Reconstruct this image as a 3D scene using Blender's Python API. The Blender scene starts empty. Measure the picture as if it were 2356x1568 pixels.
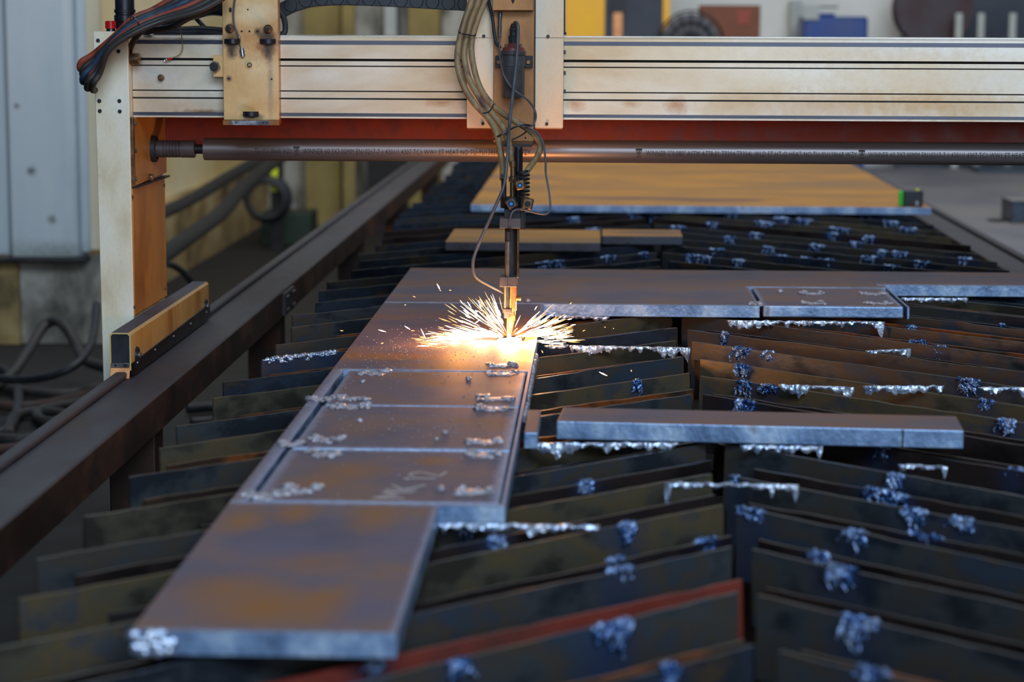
import bpy, bmesh, math, random
import numpy as np
from mathutils import Vector, Matrix, noise
R = math.radians
random.seed(7)
C = bpy.context.scene.collection
sc = bpy.context.scene

# ------------------------------------------------------------------ camera
W, H, F = 2356, 1568, 5000.0
VPX, VPY, ROLL, CZ = 1375.0, 60.0, .0095, 1.62
Yc = Vector(((VPX - W/2)/F, -(VPY - H/2)/F, -1)).normalized()
tt = (Yc.x - ROLL*Yc.y)/(-Yc.z)
Xc = Vector((1, -ROLL, tt)); Xc = (Xc - Yc*Xc.dot(Yc)).normalized()
Zc = Xc.cross(Yc)
ROT = Matrix((Xc, Yc, Zc))            # rows: world axes seen from the camera
cam = bpy.data.cameras.new('camera'); co = bpy.data.objects.new('camera', cam); C.objects.link(co)
co.matrix_world = Matrix.Translation((0, 0, CZ)) @ ROT.to_4x4()
cam.sensor_width = 36; cam.lens = F/W*36; cam.clip_start = .05
cam.dof.use_dof = True; cam.dof.focus_distance = 5.42; cam.dof.aperture_fstop = 3.1
sc.camera = co
CP = Vector((0, 0, CZ))
def ray(px, py): return ROT @ Vector(((px - W/2)/F, -(py - H/2)/F, -1))
def atz(px, py, z):
    r = ray(px, py); return CP + r*((z - CZ)/r.z)
def aty(px, py, y):
    r = ray(px, py); return CP + r*(y/r.y)
def atx(px, py, x):
    r = ray(px, py); return CP + r*(x/r.x)

# ------------------------------------------------------------------ light
sc.view_settings.view_transform = 'Standard'; sc.view_settings.look = 'None'
sc.view_settings.gamma = 1; sc.view_settings.use_curve_mapping = False
sc.view_settings.exposure = 0
wd = bpy.data.worlds.new('world'); sc.world = wd; wd.use_nodes = True
bg = wd.node_tree.nodes['Background']; bg.inputs[0].default_value = (.42, .52, .75, 1); bg.inputs[1].default_value = .05
def area(name, loc, aim, sx, sy, power, col):
    l = bpy.data.lights.new(name, 'AREA'); l.shape = 'RECTANGLE'; l.size = sx; l.size_y = sy
    l.energy = power; l.color = col
    o = bpy.data.objects.new(name, l); C.objects.link(o); o.location = loc
    o.rotation_euler = (Vector(aim) - Vector(loc)).to_track_quat('-Z', 'Y').to_euler(); return o
area('high_gable_window', (3.0, -8, 8.2), (.2, 6, .9), 9, 4, 1650, (.62, .79, 1))
area('open_gate_daylight', (3.0, -12, 3.8), (.2, 6, 1.2), 8, 4, 640, (.70, .84, 1))
area('roof_skylight', (.5, 10, 8.5), (.5, 8, 0), 7, 12, 230, (.82, .90, 1))
area('back_wall_fill', (.5, 9.5, 6.0), (.5, 18, 1.2), 8, 1.6, 330, (.95, .97, 1))  # added fill lamp in mid-hall, no window there; brightens the back wall
TORCH = atz(1172, 785, .85)
for lx, ly, lz, e_, c_ in ((-.07, -.01, .870, 1.3, (1, .50, .20)), (.055, -.01, .870, 1.3, (1, .50, .20)), (0, -.035, .870, 2.6, (1, .54, .26)), (.03, .09, .925, 5.0, (1, .33, .05)), (-.12, -.07, .935, 2.0, (1, .36, .06))):
    pl = bpy.data.lights.new('spark_light', 'POINT'); pl.energy = e_; pl.color = c_; pl.shadow_soft_size = .02
    po = bpy.data.objects.new('spark_light', pl); C.objects.link(po); po.location = (TORCH.x + lx, TORCH.y + ly, lz)

# ------------------------------------------------------------------ materials
def lin(c):
    return tuple((v/255/12.92 if v/255 <= .04045 else ((v/255 + .055)/1.055)**2.4) for v in c)
MATS = {}
def mat(name, cols, scale=4, stretch=(1, 1, 1), detail=5, rough=.5, rvar=.12, metal=0., bump=0., bscale=None, spec=.5,
        spots=(), bands=(), fine=.0, dist=.0, tint=None, orange=()):
    """cols: [(ramp position, sRGB)] over a stretched noise; spots: [(centre, radius, sRGB)] stains; bands: wear lines."""
    m = bpy.data.materials.new(name); m.use_nodes = True; MATS[name] = m
    nt = m.node_tree; N = nt.nodes; L = nt.links; b = N['Principled BSDF']
    geo = N.new('ShaderNodeNewGeometry')
    mp = N.new('ShaderNodeMapping'); mp.inputs['Scale'].default_value = stretch; L.new(geo.outputs['Position'], mp.inputs[0])
    nz = N.new('ShaderNodeTexNoise'); nz.inputs['Scale'].default_value = scale; nz.inputs['Detail'].default_value = detail
    nz.inputs['Roughness'].default_value = .6; nz.inputs['Distortion'].default_value = dist; L.new(mp.outputs[0], nz.inputs[0])
    rp = N.new('ShaderNodeValToRGB'); L.new(nz.outputs[0], rp.inputs[0])
    e = rp.color_ramp.elements
    while len(e) < len(cols): e.new(.5)
    for k, (p, c) in enumerate(cols):
        e[k].position = p; e[k].color = (*lin(c), 1)
    col = rp.outputs[0]
    def mix(fac, a, c):
        x = N.new('ShaderNodeMix'); x.data_type = 'RGBA'
        if isinstance(fac, float): x.inputs[0].default_value = fac
        else: L.new(fac, x.inputs[0])
        L.new(a, x.inputs[6])
        if isinstance(c, tuple): x.inputs[7].default_value = (*c, 1)
        else: L.new(c, x.inputs[7])
        return x.outputs[2]
    def math_(op, a, v=None, clamp=False):
        x = N.new('ShaderNodeMath'); x.operation = op; x.use_clamp = clamp
        for k, q in enumerate((a, v)):
            if q is None: continue
            if isinstance(q, (int, float)): x.inputs[k].default_value = q
            else: L.new(q, x.inputs[k])
        return x.outputs[0]
    jag = N.new('ShaderNodeTexNoise'); jag.inputs['Scale'].default_value = 60; jag.inputs['Detail'].default_value = 4
    L.new(geo.outputs['Position'], jag.inputs[0])
    for cen, rad, c, *sq in spots:
        d = N.new('ShaderNodeVectorMath'); d.operation = 'SUBTRACT'; L.new(geo.outputs['Position'], d.inputs[0]); d.inputs[1].default_value = cen
        sx = N.new('ShaderNodeVectorMath'); sx.operation = 'MULTIPLY'; L.new(d.outputs[0], sx.inputs[0]); sx.inputs[1].default_value = sq[0] if sq else (1, 1, 1)
        ln = N.new('ShaderNodeVectorMath'); ln.operation = 'LENGTH'; L.new(sx.outputs[0], ln.inputs[0])
        w = math_('ADD', ln.outputs[1], math_('MULTIPLY', math_('SUBTRACT', jag.outputs[0], .5), rad*.9))
        f = math_('SUBTRACT', 1.0, math_('DIVIDE', w, rad), clamp=True)
        col = mix(math_('MULTIPLY', math_('POWER', f, .8), sq[1] if len(sq) > 1 else 1.0, clamp=True), col, lin(c))
    if tint:
        at = N.new('ShaderNodeAttribute'); at.attribute_name = 'tint'
        f = math_('MULTIPLY', at.outputs['Fac'], math_('ADD', nz.outputs[0], .1), clamp=True)
        col = mix(f, col, lin(tint))
    if bands:
        sp = N.new('ShaderNodeSeparateXYZ'); L.new(geo.outputs['Position'], sp.inputs[0])
        tot = None
        for ax, v, lo, hi, hw, amp in bands:
            p, q = (sp.outputs[0], sp.outputs[1]) if ax == 'x' else (sp.outputs[1], sp.outputs[0])
            dd = math_('ABSOLUTE', math_('SUBTRACT', p, v))
            dd = math_('ADD', dd, math_('MULTIPLY', math_('SUBTRACT', jag.outputs[0], .5), hw*1.2))
            f = math_('SUBTRACT', 1.0, math_('DIVIDE', dd, hw), clamp=True)
            f = math_('MULTIPLY', math_('MULTIPLY', f, math_('GREATER_THAN', q, lo)), math_('LESS_THAN', q, hi))
            f = math_('MULTIPLY', f, amp)
            tot = f if tot is None else math_('MAXIMUM', tot, f)
        col = mix(math_('MULTIPLY', tot, 1.3, clamp=True), col, lin((160, 164, 186)))
    if fine:
        fn = N.new('ShaderNodeTexNoise'); fn.inputs['Scale'].default_value = 180; fn.inputs['Detail'].default_value = 3
        L.new(mp.outputs[0], fn.inputs[0])
        g = N.new('ShaderNodeValToRGB'); L.new(fn.outputs[0], g.inputs[0])
        g.color_ramp.elements[0].position = .3; g.color_ramp.elements[0].color = (1 - fine,)*3 + (1,)
        g.color_ramp.elements[1].position = .7; g.color_ramp.elements[1].color = (1 + 0*fine,)*3 + (1,)
        x = N.new('ShaderNodeMix'); x.data_type = 'RGBA'; x.blend_type = 'MULTIPLY'; x.inputs[0].default_value = 1
        L.new(col, x.inputs[6]); L.new(g.outputs[0], x.inputs[7]); col = x.outputs[2]
    L.new(col, b.inputs['Base Color'])
    rr = N.new('ShaderNodeMapRange'); L.new(nz.outputs[0], rr.inputs[0]); rr.inputs[1].default_value = .3; rr.inputs[2].default_value = .7
    rr.inputs[3].default_value = max(.04, rough - rvar); rr.inputs[4].default_value = min(1, rough + rvar); L.new(rr.outputs[0], b.inputs['Roughness'])
    b.inputs['Metallic'].default_value = metal; b.inputs['Specular IOR Level'].default_value = spec
    if bump:
        bn = N.new('ShaderNodeTexNoise'); bn.inputs['Scale'].default_value = bscale or scale*10; bn.inputs['Detail'].default_value = 4
        L.new(mp.outputs[0], bn.inputs[0])
        bp = N.new('ShaderNodeBump'); bp.inputs['Strength'].default_value = bump; bp.inputs['Distance'].default_value = .004
        L.new(bn.outputs[0], bp.inputs['Height']); L.new(bp.outputs[0], b.inputs['Normal'])
    return m
def glow(name, c, s):
    m = bpy.data.materials.new(name); m.use_nodes = True; MATS[name] = m
    b = m.node_tree.nodes['Principled BSDF']; b.inputs['Base Color'].default_value = (0, 0, 0, 1)
    b.inputs['Emission Color'].default_value = (*lin(c), 1); b.inputs['Emission Strength'].default_value = s
    return m
def plain(name, c, rough=.5, metal=0., bump=0.):
    d = tuple(v*.78 for v in c)
    return mat(name, [(.35, d), (.65, c)], 14, rough=rough, metal=metal, bump=bump)

PT = .85; TH = .032; BT = PT - TH          # plate top, thickness, slat tops
PB = [('x', -.564, 3.44, 4.84, .03, .75), ('x', -.152, 3.44, 4.86, .022, .85), ('y', 4.828, -.575, -.14, .030, 1.), ('y', 4.37, -.60, -.14, .022, .55),
      ('y', 3.905, -.575, -.14, .030, .9), ('y', 3.455, -.60, -.14, .022, .75), ('y', 6.045, -.6, -.14, .02, .9),
      ('x', -.145, 3.44, 6.06, .014, .6), ('x', -.25, 2.6, 3.45, .012, .6), ('y', 2.69, -.6, -.24, .016, .5),
      ('x', .466, 6.03, 6.49, .016, .8), ('x', .861, 6.03, 6.50, .022, .9), ('y', 6.478, .45, .88, .03, .9), ('y', 6.03, -.15, .9, .035, .7), ('y', 6.56, .85, 2, .035, .9),
      ('x', .875, 6.03, 6.57, .012, .8)]
ORG = [(560, 1195, .07, (2.2, 1, 1), .8), (680, 1180, .06, (2, 1, 1), .8), (860, 1190, .05, (1.5, .6, 1), .7), (610, 1395, .085, (1.2, 1, 1), .9), (520, 1350, .06, (1, 1, 1), .7), (755, 1390, .045, (1.6, .6, 1), .85), (700, 1290, .06, (1, 1.4, 1), .45),
       (800, 1085, .055, (1, .8, 1), .7), (720, 1110, .04, (1, 1, 1), .6), (1000, 1060, .03, (1, 1, 1), .7), (890, 820, .11, (.7, 2.4, 1), .8), (1000, 880, .04, (1, 1, 1), .5), (820, 990, .05, (1, .8, 1), .4), (940, 680, .07, (.5, 2, 1), .5), (1060, 690, .06, (.4, 2, 1), .4), (1010, 840, .06, (.6, 1.5, 1), .5), (1250, 650, .14, (.5, 1, 1), .35), (1850, 655, .16, (.5, 1.5, 1), .4), (1600, 985, .05, (.5, 1, 1), .4), (1780, 955, .06, (.4, 1, 1), .5), (2060, 970, .05, (.4, 1, 1), .4)]
PUR = [(1000, 1250, .09, (1, .8, 1), .7), (640, 1260, .07, (1, 1, 1), .6), (840, 1400, .05, (1, .7, 1), .6), (950, 770, .10, (.6, .8, 1), .7), (1100, 720, .08, (.6, .8, 1), .5)]
mat('mill_scale', [(.34, (92, 86, 104)), (.45, (112, 97, 108)), (.54, (126, 102, 102)), (.62, (138, 104, 86)), (.72, (114, 93, 98))], 3.4, (1, 1.25, 1), detail=4,
    rough=.62, rvar=.06, metal=.05, spec=.28, bump=.05, bscale=160, bands=PB, fine=.12,
    spots=[(tuple(atz(x, y, PT)), r*1.6, (158, 102, 46), q, min(1, a*1.15)) for x, y, r, q, a in ORG] + [(tuple(atz(x, y, PT)), r*1.4, (100, 97, 122), q, a) for x, y, r, q, a in PUR])
mat('rusty_plate', [(.3, (128, 98, 66)), (.45, (150, 108, 56)), (.56, (176, 124, 56)), (.68, (120, 92, 74))], 2.0, (.5, 1.6, 1), detail=5, rough=.65, metal=.05, spec=.3, bump=.05, bscale=150)
mat('cut_edge', [(.3, (88, 114, 148)), (.5, (124, 150, 184)), (.62, (162, 182, 204)), (.75, (104, 96, 104))], 12, (1, 1, .8), rough=.42, metal=.5, bump=.35, bscale=90)
mat('dark_edge', [(.3, (40, 46, 56)), (.6, (66, 72, 84)), (.8, (52, 44, 44))], 14, rough=.5, metal=.4, bump=.3, bscale=80)
BLADES = ['slat_grey', 'slat_olive', 'slat_rust', 'slat_blue', 'slat_brown']
BW = {'slat_grey': 'dark grey', 'slat_olive': 'olive-tinged', 'slat_rust': 'orange-rusted', 'slat_blue': 'blue-tinted', 'slat_brown': 'brownish', 'slat_red': 'red-brown'}
kw = dict(scale=5, stretch=(1, 1, 1.6), detail=5, rough=.42, rvar=.14, metal=.5, bump=.12, bscale=60, tint=(46, 62, 94))
mat('slat_grey', [(0.38, (48, 52, 59)), (0.47, (73, 77, 80)), (0.55, (80, 72, 62)), (0.63, (59, 69, 82))], **kw)
mat('slat_olive', [(0.38, (62, 60, 52)), (0.47, (91, 86, 72)), (0.55, (103, 88, 62)), (0.63, (72, 74, 79))], **kw)
mat('slat_rust', [(.38, (57, 48, 43)), (.47, (84, 60, 46)), (.54, (150, 84, 38)), (.64, (100, 64, 46))], **kw)
mat('slat_blue', [(0.38, (40, 47, 56)), (0.47, (56, 66, 80)), (0.55, (46, 52, 60)), (0.63, (78, 66, 50))], **kw)
mat('slat_brown', [(0.38, (36, 30, 29)), (0.47, (50, 41, 39)), (0.55, (56, 45, 41)), (0.63, (42, 38, 40))], **kw)
mat('slat_red', [(.3, (98, 40, 32)), (.5, (132, 56, 44)), (.7, (90, 48, 40))], 5, rough=.5, metal=.2, bump=.1, tint=(46, 62, 94))
mat('slag_silver', [(.3, (120, 140, 172)), (.5, (186, 200, 222)), (.7, (225, 232, 244))], 40, rough=.34, metal=.75, bump=.6, bscale=120)
mat('slag_blue', [(.3, (34, 56, 100)), (.45, (70, 104, 156)), (.58, (150, 174, 210)), (.72, (200, 212, 232))], 45, rough=.3, metal=.8, bump=.6, bscale=140)
mat('slag_grey', [(.3, (120, 112, 116)), (.5, (176, 172, 182)), (.7, (214, 214, 222))], 60, rough=.4, metal=.35, bump=.6, bscale=150)
mat('rail_steel', [(.3, (54, 52, 58)), (.55, (66, 64, 70)), (.75, (78, 66, 62))], 6, (1, .4, 1), rough=.6, metal=.2, bump=.06)
mat('rail_rust', [(.3, (40, 28, 24)), (.55, (62, 40, 30)), (.72, (104, 58, 34))], 5, (1, .6, 1), rough=.6, metal=.2, bump=.15)
mat('dark_steel', [(.3, (26, 26, 28)), (.6, (42, 40, 42)), (.8, (56, 48, 44))], 9, rough=.45, metal=.5, bump=.1)
mat('beam_aluminium', [(.34, (196, 168, 130)), (.44, (212, 192, 162)), (.54, (222, 210, 190)), (.66, (228, 222, 210))], 1.5, (.9, 1, 2.2), detail=5, dist=.2, rough=.36, rvar=.08, metal=.35, fine=.06,
    spots=[(tuple(aty(x, y, 5.66)), r, c, q, a) for x, y, r, c, q, a in [(470, 258, .03, (40, 36, 36), (.35, 0, 3.2), 1), (440, 95, .03, (52, 46, 46), (.3, 0, 3), .9), (420, 245, .10, (186, 140, 80), (.5, 0, 2.2), .5), (400, 110, .09, (190, 150, 96), (.5, 0, 2), .35),
        (1015, 236, .03, (176, 128, 80), (.6, 0, 2.2), .8), (1325, 240, .025, (170, 116, 68), (.8, 0, 1.2), .8), (1450, 238, .018, (176, 124, 76), (.6, 0, 1.4), .7), (1555, 243, .03, (172, 118, 68), (.8, 0, 1), .8), (1900, 245, .12, (186, 138, 84), (.35, 0, 2.4), .6), (2200, 245, .10, (180, 130, 74), (.4, 0, 2.2), .6), (2150, 185, .16, (200, 164, 116), (.4, 0, 1.8), .5), (1950, 120, .12, (196, 160, 112), (.3, 0, 2.2), .45), (350, 165, .08, (176, 172, 168), (.7, 0, 1.4), .5)]])
mat('beam_strip', [(.3, (66, 68, 80)), (.6, (92, 94, 106))], 10, (.2, 1, 3), rough=.35, metal=.6)
mat('beam_top', [(.3, (190, 186, 176)), (.6, (230, 230, 226))], 10, (.3, 1, 1), rough=.25, metal=.8)
mat('slot_black', [(.3, (14, 10, 10)), (.7, (24, 18, 16))], 6, rough=.7)
mat('cream_paint', [(.3, (196, 176, 138)), (.45, (222, 212, 184)), (.6, (228, 224, 206)), (.75, (206, 186, 150))], 5, (1, 1, .5), rough=.42, metal=.05, fine=.08, bump=.02)
mat('tan_side', [(.3, (152, 100, 40)), (.5, (182, 128, 56)), (.65, (192, 142, 72)), (.78, (150, 102, 46))], 5, (1, 1, .6), rough=.42, metal=.05, fine=.08)
mat('carriage_side', [(.36, (164, 112, 42)), (.48, (184, 148, 78)), (.62, (190, 166, 104))], 3.5, (1, 1.6, .3), rough=.4, fine=.1)
mat('soot_top', [(.3, (62, 58, 64)), (.6, (84, 78, 84)), (.8, (104, 82, 62))], 7, rough=.7)
mat('brown_panel', [(.3, (104, 32, 8)), (.5, (130, 42, 11)), (.7, (142, 50, 15))], 18, rough=.5, bump=.08, metal=.1)
mat('holder_brown', [(.3, (122, 76, 36)), (.5, (158, 104, 54)), (.7, (180, 128, 76))], 9, (1, 1, .5), rough=.4, metal=.3, fine=.1)
mat('cover_cream', [(.3, (206, 168, 124)), (.5, (222, 200, 166)), (.65, (218, 214, 200))], 3, (1, 1, .6), rough=.4, fine=.06)
mat('black_plastic', [(.3, (16, 18, 24)), (.7, (30, 33, 42))], 12, rough=.38)
mat('black_rubber', [(.3, (20, 22, 26)), (.7, (36, 38, 42))], 12, rough=.6)
mat('red_plastic', [(.3, (170, 22, 20)), (.7, (196, 34, 28))], 12, rough=.35)
mat('hose_red', [(.3, (92, 40, 30)), (.5, (150, 62, 40)), (.7, (112, 60, 44))], 24, rough=.6, bump=.05)
mat('hose_dark', [(.3, (26, 26, 28)), (.5, (46, 41, 36)), (.7, (34, 39, 46))], 24, rough=.6, bump=.05)
mat('hose_rust', [(.3, (36, 22, 17)), (.6, (62, 36, 26)), (.8, (44, 32, 26))], 10, rough=.7)
mat('hose_blue', [(.3, (28, 44, 62)), (.5, (34, 62, 90)), (.7, (40, 44, 50))], 24, rough=.6)
mat('hose_tan', [(.3, (70, 58, 44)), (.42, (122, 100, 66)), (.55, (152, 126, 88)), (.68, (96, 66, 58))], 18, (1, 1, .6), rough=.55, bump=.06)
mat('cable_grey', [(.3, (60, 62, 68)), (.7, (88, 90, 96))], 20, rough=.5)
mat('steel_bright', [(.3, (150, 152, 160)), (.7, (200, 202, 208))], 20, rough=.25, metal=.9)
mat('steel_mid', [(.3, (90, 88, 90)), (.7, (130, 126, 124))], 20, rough=.35, metal=.8)
mat('brass_dark', [(.3, (76, 58, 44)), (.5, (112, 86, 60)), (.7, (140, 108, 72))], 25, rough=.38, metal=.7)
mat('copper', [(.3, (176, 112, 66)), (.7, (216, 152, 96))], 20, rough=.4, metal=.4)
mat('coil_grey', [(.3, (54, 50, 52)), (.7, (76, 72, 74))], 20, rough=.45)
mat('coil_red', [(.3, (96, 44, 44)), (.7, (124, 62, 58))], 20, rough=.45)
mat('pipe_steel', [(.35, (104, 99, 100)), (.65, (132, 126, 125))], 6, (.15, 1, 5), rough=.36, rvar=.06, metal=.6)
mat('ink', [(.3, (34, 28, 30)), (.7, (44, 38, 40))], 10, rough=.8)
mat('chalk', [(.3, (170, 156, 152)), (.7, (206, 192, 186))], 200, rough=.9)
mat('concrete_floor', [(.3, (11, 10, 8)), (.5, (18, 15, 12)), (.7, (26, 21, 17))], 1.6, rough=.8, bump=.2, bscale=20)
mat('plinth', [(.3, (70, 66, 58)), (.42, (120, 114, 102)), (.55, (166, 160, 146)), (.75, (190, 184, 170))], 4, (1, 1, .6), detail=8, rough=.85, bump=.2, dist=.4)
mat('plinth_stain', [(.3, (84, 68, 40)), (.5, (160, 134, 84)), (.7, (186, 166, 120))], 3, (1, .6, 1), detail=7, rough=.85, bump=.15)
mat('wall_cream', [(.3, (206, 172, 88)), (.5, (226, 204, 150)), (.7, (232, 218, 178))], 1.4, (1, .6, 1), rough=.8)
mat('wall_white', [(.3, (196, 194, 186)), (.7, (224, 222, 214))], 1, rough=.8)
mat('sheet_blue', [(.3, (150, 164, 172)), (.5, (176, 186, 190)), (.7, (190, 196, 196))], 2, (1, 1, .25), rough=.5, fine=.05,
    spots=[(aty(72, 393, 10.8), .03, (70, 76, 78)), (aty(38, 244, 10.8), .02, (90, 96, 96)), (aty(120, 505, 10.8), .03, (100, 108, 96)), (aty(60, 590, 10.8), .10, (110, 112, 96), (.4, 1, 1), .6), (aty(160, 590, 10.8), .09, (90, 96, 80), (.4, 1, 1), .7)])
mat('sheet_beige', [(.3, (176, 164, 134)), (.7, (196, 186, 160))], 3, (1, 1, .3), rough=.6)
mat('yellow_paint', [(.3, (226, 160, 12)), (.7, (240, 180, 30))], 3, rough=.5)
mat('cardboard_brown', [(.3, (104, 62, 44)), (.7, (128, 78, 56))], 5, rough=.8)
mat('machine_blue', [(.3, (8, 42, 104)), (.7, (14, 62, 136))], 3, rough=.45)
mat('machine_red', [(.3, (34, 10, 14)), (.7, (52, 14, 18))], 4, rough=.5)
mat('dark_navy', [(.3, (22, 26, 38)), (.7, (34, 40, 56))], 4, rough=.5)
mat('post_grey', [(.3, (150, 152, 146)), (.7, (176, 178, 170))], 4, rough=.5)
mat('belt_grey', [(.3, (15, 13, 10)), (.6, (24, 21, 17)), (.8, (44, 29, 14))], 4, rough=.8)
mat('olive_cloth', [(.3, (112, 96, 52)), (.7, (150, 130, 76))], 3, rough=.8)
mat('green_dark', [(.3, (14, 30, 18)), (.7, (22, 46, 26))], 6, rough=.6)
mat('green_bright', [(.3, (20, 190, 40)), (.7, (40, 220, 60))], 6, rough=.5)
mat('yellow_tape', [(.3, (200, 210, 20)), (.7, (220, 230, 40))], 6, rough=.5)
mat('slab_grey', [(.3, (92, 92, 98)), (.5, (112, 110, 114)), (.7, (124, 118, 112))], 1.5, (1, .7, 1), rough=.6, metal=.1)
mat('lens_blue', [(.3, (20, 120, 235)), (.7, (40, 150, 255))], 6, rough=.2)
glow('melt_white', (255, 232, 200), 14); glow('spark_white', (255, 226, 190), 17); glow('spark_orange', (255, 168, 92), 7); glow('hot_ring', (255, 110, 30), 1.1)
M = MATS

# ------------------------------------------------------------------ mesh helpers
def wloc(o):
    v = Vector((0, 0, 0))
    while o is not None:
        v += o.location; o = o.parent
    return v
def tag(o, label=None, cat=None, group=None, kind=None):
    if label: o['label'] = label
    if cat: o['category'] = cat
    if group: o['group'] = group
    if kind: o['kind'] = kind
    return o
def thing(name, loc, label, cat, group=None):
    o = bpy.data.objects.new(name, None); o.empty_display_size = .05; C.objects.link(o); o.location = loc
    return tag(o, label, cat, group)
def catmull(pts, n=8):
    P = [Vector(p) for p in pts]
    if len(P) < 3: return P
    Q = [2*P[0] - P[1]] + P + [2*P[-1] - P[-2]]
    out = []
    for i in range(1, len(Q) - 2):
        a, b, c, d = Q[i-1:i+3]
        for k in range(n):
            t = k/n
            out.append(.5*((2*b) + (c - a)*t + (2*a - 5*b + 4*c - d)*t*t + (3*b - a - 3*c + d)*t**3))
    out.append(P[-1]); return out
class MB:
    def __init__(s): s.bm = bmesh.new(); s.slot = 0
    def face(s, vs, slot=None):
        try:
            f = s.bm.faces.new(vs); f.material_index = s.slot if slot is None else slot; return f
        except ValueError: return None
    def box(s, x0, x1, y0, y1, z0, z1):
        return s.hexa([(x0, y0, z0), (x1, y0, z0), (x1, y1, z0), (x0, y1, z0), (x0, y0, z1), (x1, y0, z1), (x1, y1, z1), (x0, y1, z1)])
    def hexa(s, P):
        v = [s.bm.verts.new(p) for p in P]
        for q in ((3, 2, 1, 0), (4, 5, 6, 7), (0, 1, 5, 4), (1, 2, 6, 5), (2, 3, 7, 6), (3, 0, 4, 7)): s.face([v[k] for k in q])
        return s
    def obox(s, c, ax, ay, az):                       # centre and three half-axes
        c, ax, ay, az = map(Vector, (c, ax, ay, az))
        return s.hexa([c - ax - ay - az, c + ax - ay - az, c + ax + ay - az, c - ax + ay - az, c - ax - ay + az, c + ax - ay + az, c + ax + ay + az, c - ax + ay + az])
    def prism(s, poly, d0, d1, plane='xz', side_slot=None):
        def P(p, d): return (p[0], d, p[1]) if plane == 'xz' else ((p[0], p[1], d) if plane == 'xy' else (d, p[0], p[1]))
        a = [s.bm.verts.new(P(p, d0)) for p in poly]; b = [s.bm.verts.new(P(p, d1)) for p in poly]
        s.face(a[::-1]); s.face(b)
        for k in range(len(a)):
            q = (k + 1) % len(a); s.face([a[k], a[q], b[q], b[k]], side_slot)
        return s
    def cyl(s, p0, p1, r0, r1=None, seg=24, caps=True):
        p0, p1 = Vector(p0), Vector(p1); r1 = r0 if r1 is None else r1
        d = (p1 - p0).normalized(); u = d.orthogonal().normalized(); w = d.cross(u)
        A = []; B = []
        for k in range(seg):
            a = 2*math.pi*k/seg; e = u*math.cos(a) + w*math.sin(a)
            A.append(s.bm.verts.new(p0 + e*r0)); B.append(s.bm.verts.new(p1 + e*r1))
        for k in range(seg):
            q = (k + 1) % seg; s.face([A[k], A[q], B[q], B[k]])
        if caps: s.face(A[::-1]); s.face(B)
        return s
    def lathe(s, o, prof, axis='z', seg=28):          # prof: [(height, radius)]
        o = Vector(o); rings = []
        for h, r in prof:
            ring = []
            for k in range(seg):
                a = 2*math.pi*k/seg; c, n_ = r*math.cos(a), r*math.sin(a)
                p = {'z': (c, n_, h), 'y': (c, h, n_), 'x': (h, c, n_)}[axis]
                ring.append(s.bm.verts.new(o + Vector(p)))
            rings.append(ring)
        for A, B in zip(rings, rings[1:]):
            for k in range(seg):
                q = (k + 1) % seg; s.face([A[k], A[q], B[q], B[k]])
        s.face(rings[0][::-1]); s.face(rings[-1]); return s
    def hexnut(s, p0, p1, r): return s.cyl(p0, p1, r, seg=6)
    def tube(s, pts, r, seg=10, n=8, smooth=True, flat=1.0, taper=None):
        P = catmull(pts, n) if smooth else [Vector(p) for p in pts]
        up = None; rings = []
        for i, p in enumerate(P):
            d = (P[min(i+1, len(P)-1)] - P[max(i-1, 0)]).normalized()
            if up is None: up = d.orthogonal().normalized()
            up = (up - d*up.dot(d)); up = up.normalized() if up.length > 1e-6 else d.orthogonal().normalized()
            w = d.cross(up); rr = r if taper is None else taper(i/(len(P)-1))
            rings.append([s.bm.verts.new(p + (up*math.cos(a)*flat + w*math.sin(a))*rr) for a in (2*math.pi*k/seg for k in range(seg))])
        for A, B in zip(rings, rings[1:]):
            for k in range(seg):
                q = (k + 1) % seg; s.face([A[k], A[q], B[q], B[k]])
        s.face(rings[0][::-1]); s.face(rings[-1]); return s
    def blob(s, c, rx, ry, rz, amp=.25, freq=60, sub=2):
        r = bmesh.ops.create_icosphere(s.bm, subdivisions=sub, radius=1)
        c = Vector(c)
        for v in r['verts']:
            d = v.co.copy(); q = c + Vector((d.x*rx, d.y*ry, d.z*rz))
            k = 1 + amp*noise.noise(q*freq)
            v.co = c + Vector((d.x*rx, d.y*ry, d.z*rz))*k
            for f in v.link_faces: f.material_index = s.slot
        return s
    def torus(s, c, R0, r, axis='z', seg=36, sec=8):
        pts = []
        for k in range(seg + 1):
            a = 2*math.pi*k/seg; x, y = R0*math.cos(a), R0*math.sin(a)
            pts.append(Vector(c) + Vector({'z': (x, y, 0), 'y': (x, 0, y), 'x': (0, x, y)}[axis]))
        return s.tube(pts, r, sec, smooth=False)
    def build(s, name, mats, parent=None, bevel=0., smooth=True, base=False, angle=38):
        bm = s.bm; bmesh.ops.recalc_face_normals(bm, faces=bm.faces[:])
        me = bpy.data.meshes.new(name)
        if parent is not None: off = wloc(parent)
        else:
            xs = [v.co for v in bm.verts]
            lo = [min(v[k] for v in xs) for k in range(3)]; hi = [max(v[k] for v in xs) for k in range(3)]
            off = Vector(((lo[0]+hi[0])/2, (lo[1]+hi[1])/2, lo[2]))
        bmesh.ops.translate(bm, verts=bm.verts[:], vec=-off)
        bm.to_mesh(me); bm.free()
        for m_ in (mats if isinstance(mats, (list, tuple)) else [mats]): me.materials.append(M[m_])
        if smooth:
            for p in me.polygons: p.use_smooth = True
            me.set_sharp_from_angle(angle=R(angle))
        o = bpy.data.objects.new(name, me); C.objects.link(o)
        if parent is not None: o.parent = parent
        else: o.location = off
        if bevel:
            b = o.modifiers.new('bevel', 'BEVEL'); b.width = bevel; b.segments = 2; b.limit_method = 'ANGLE'; b.angle_limit = R(40)
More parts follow.
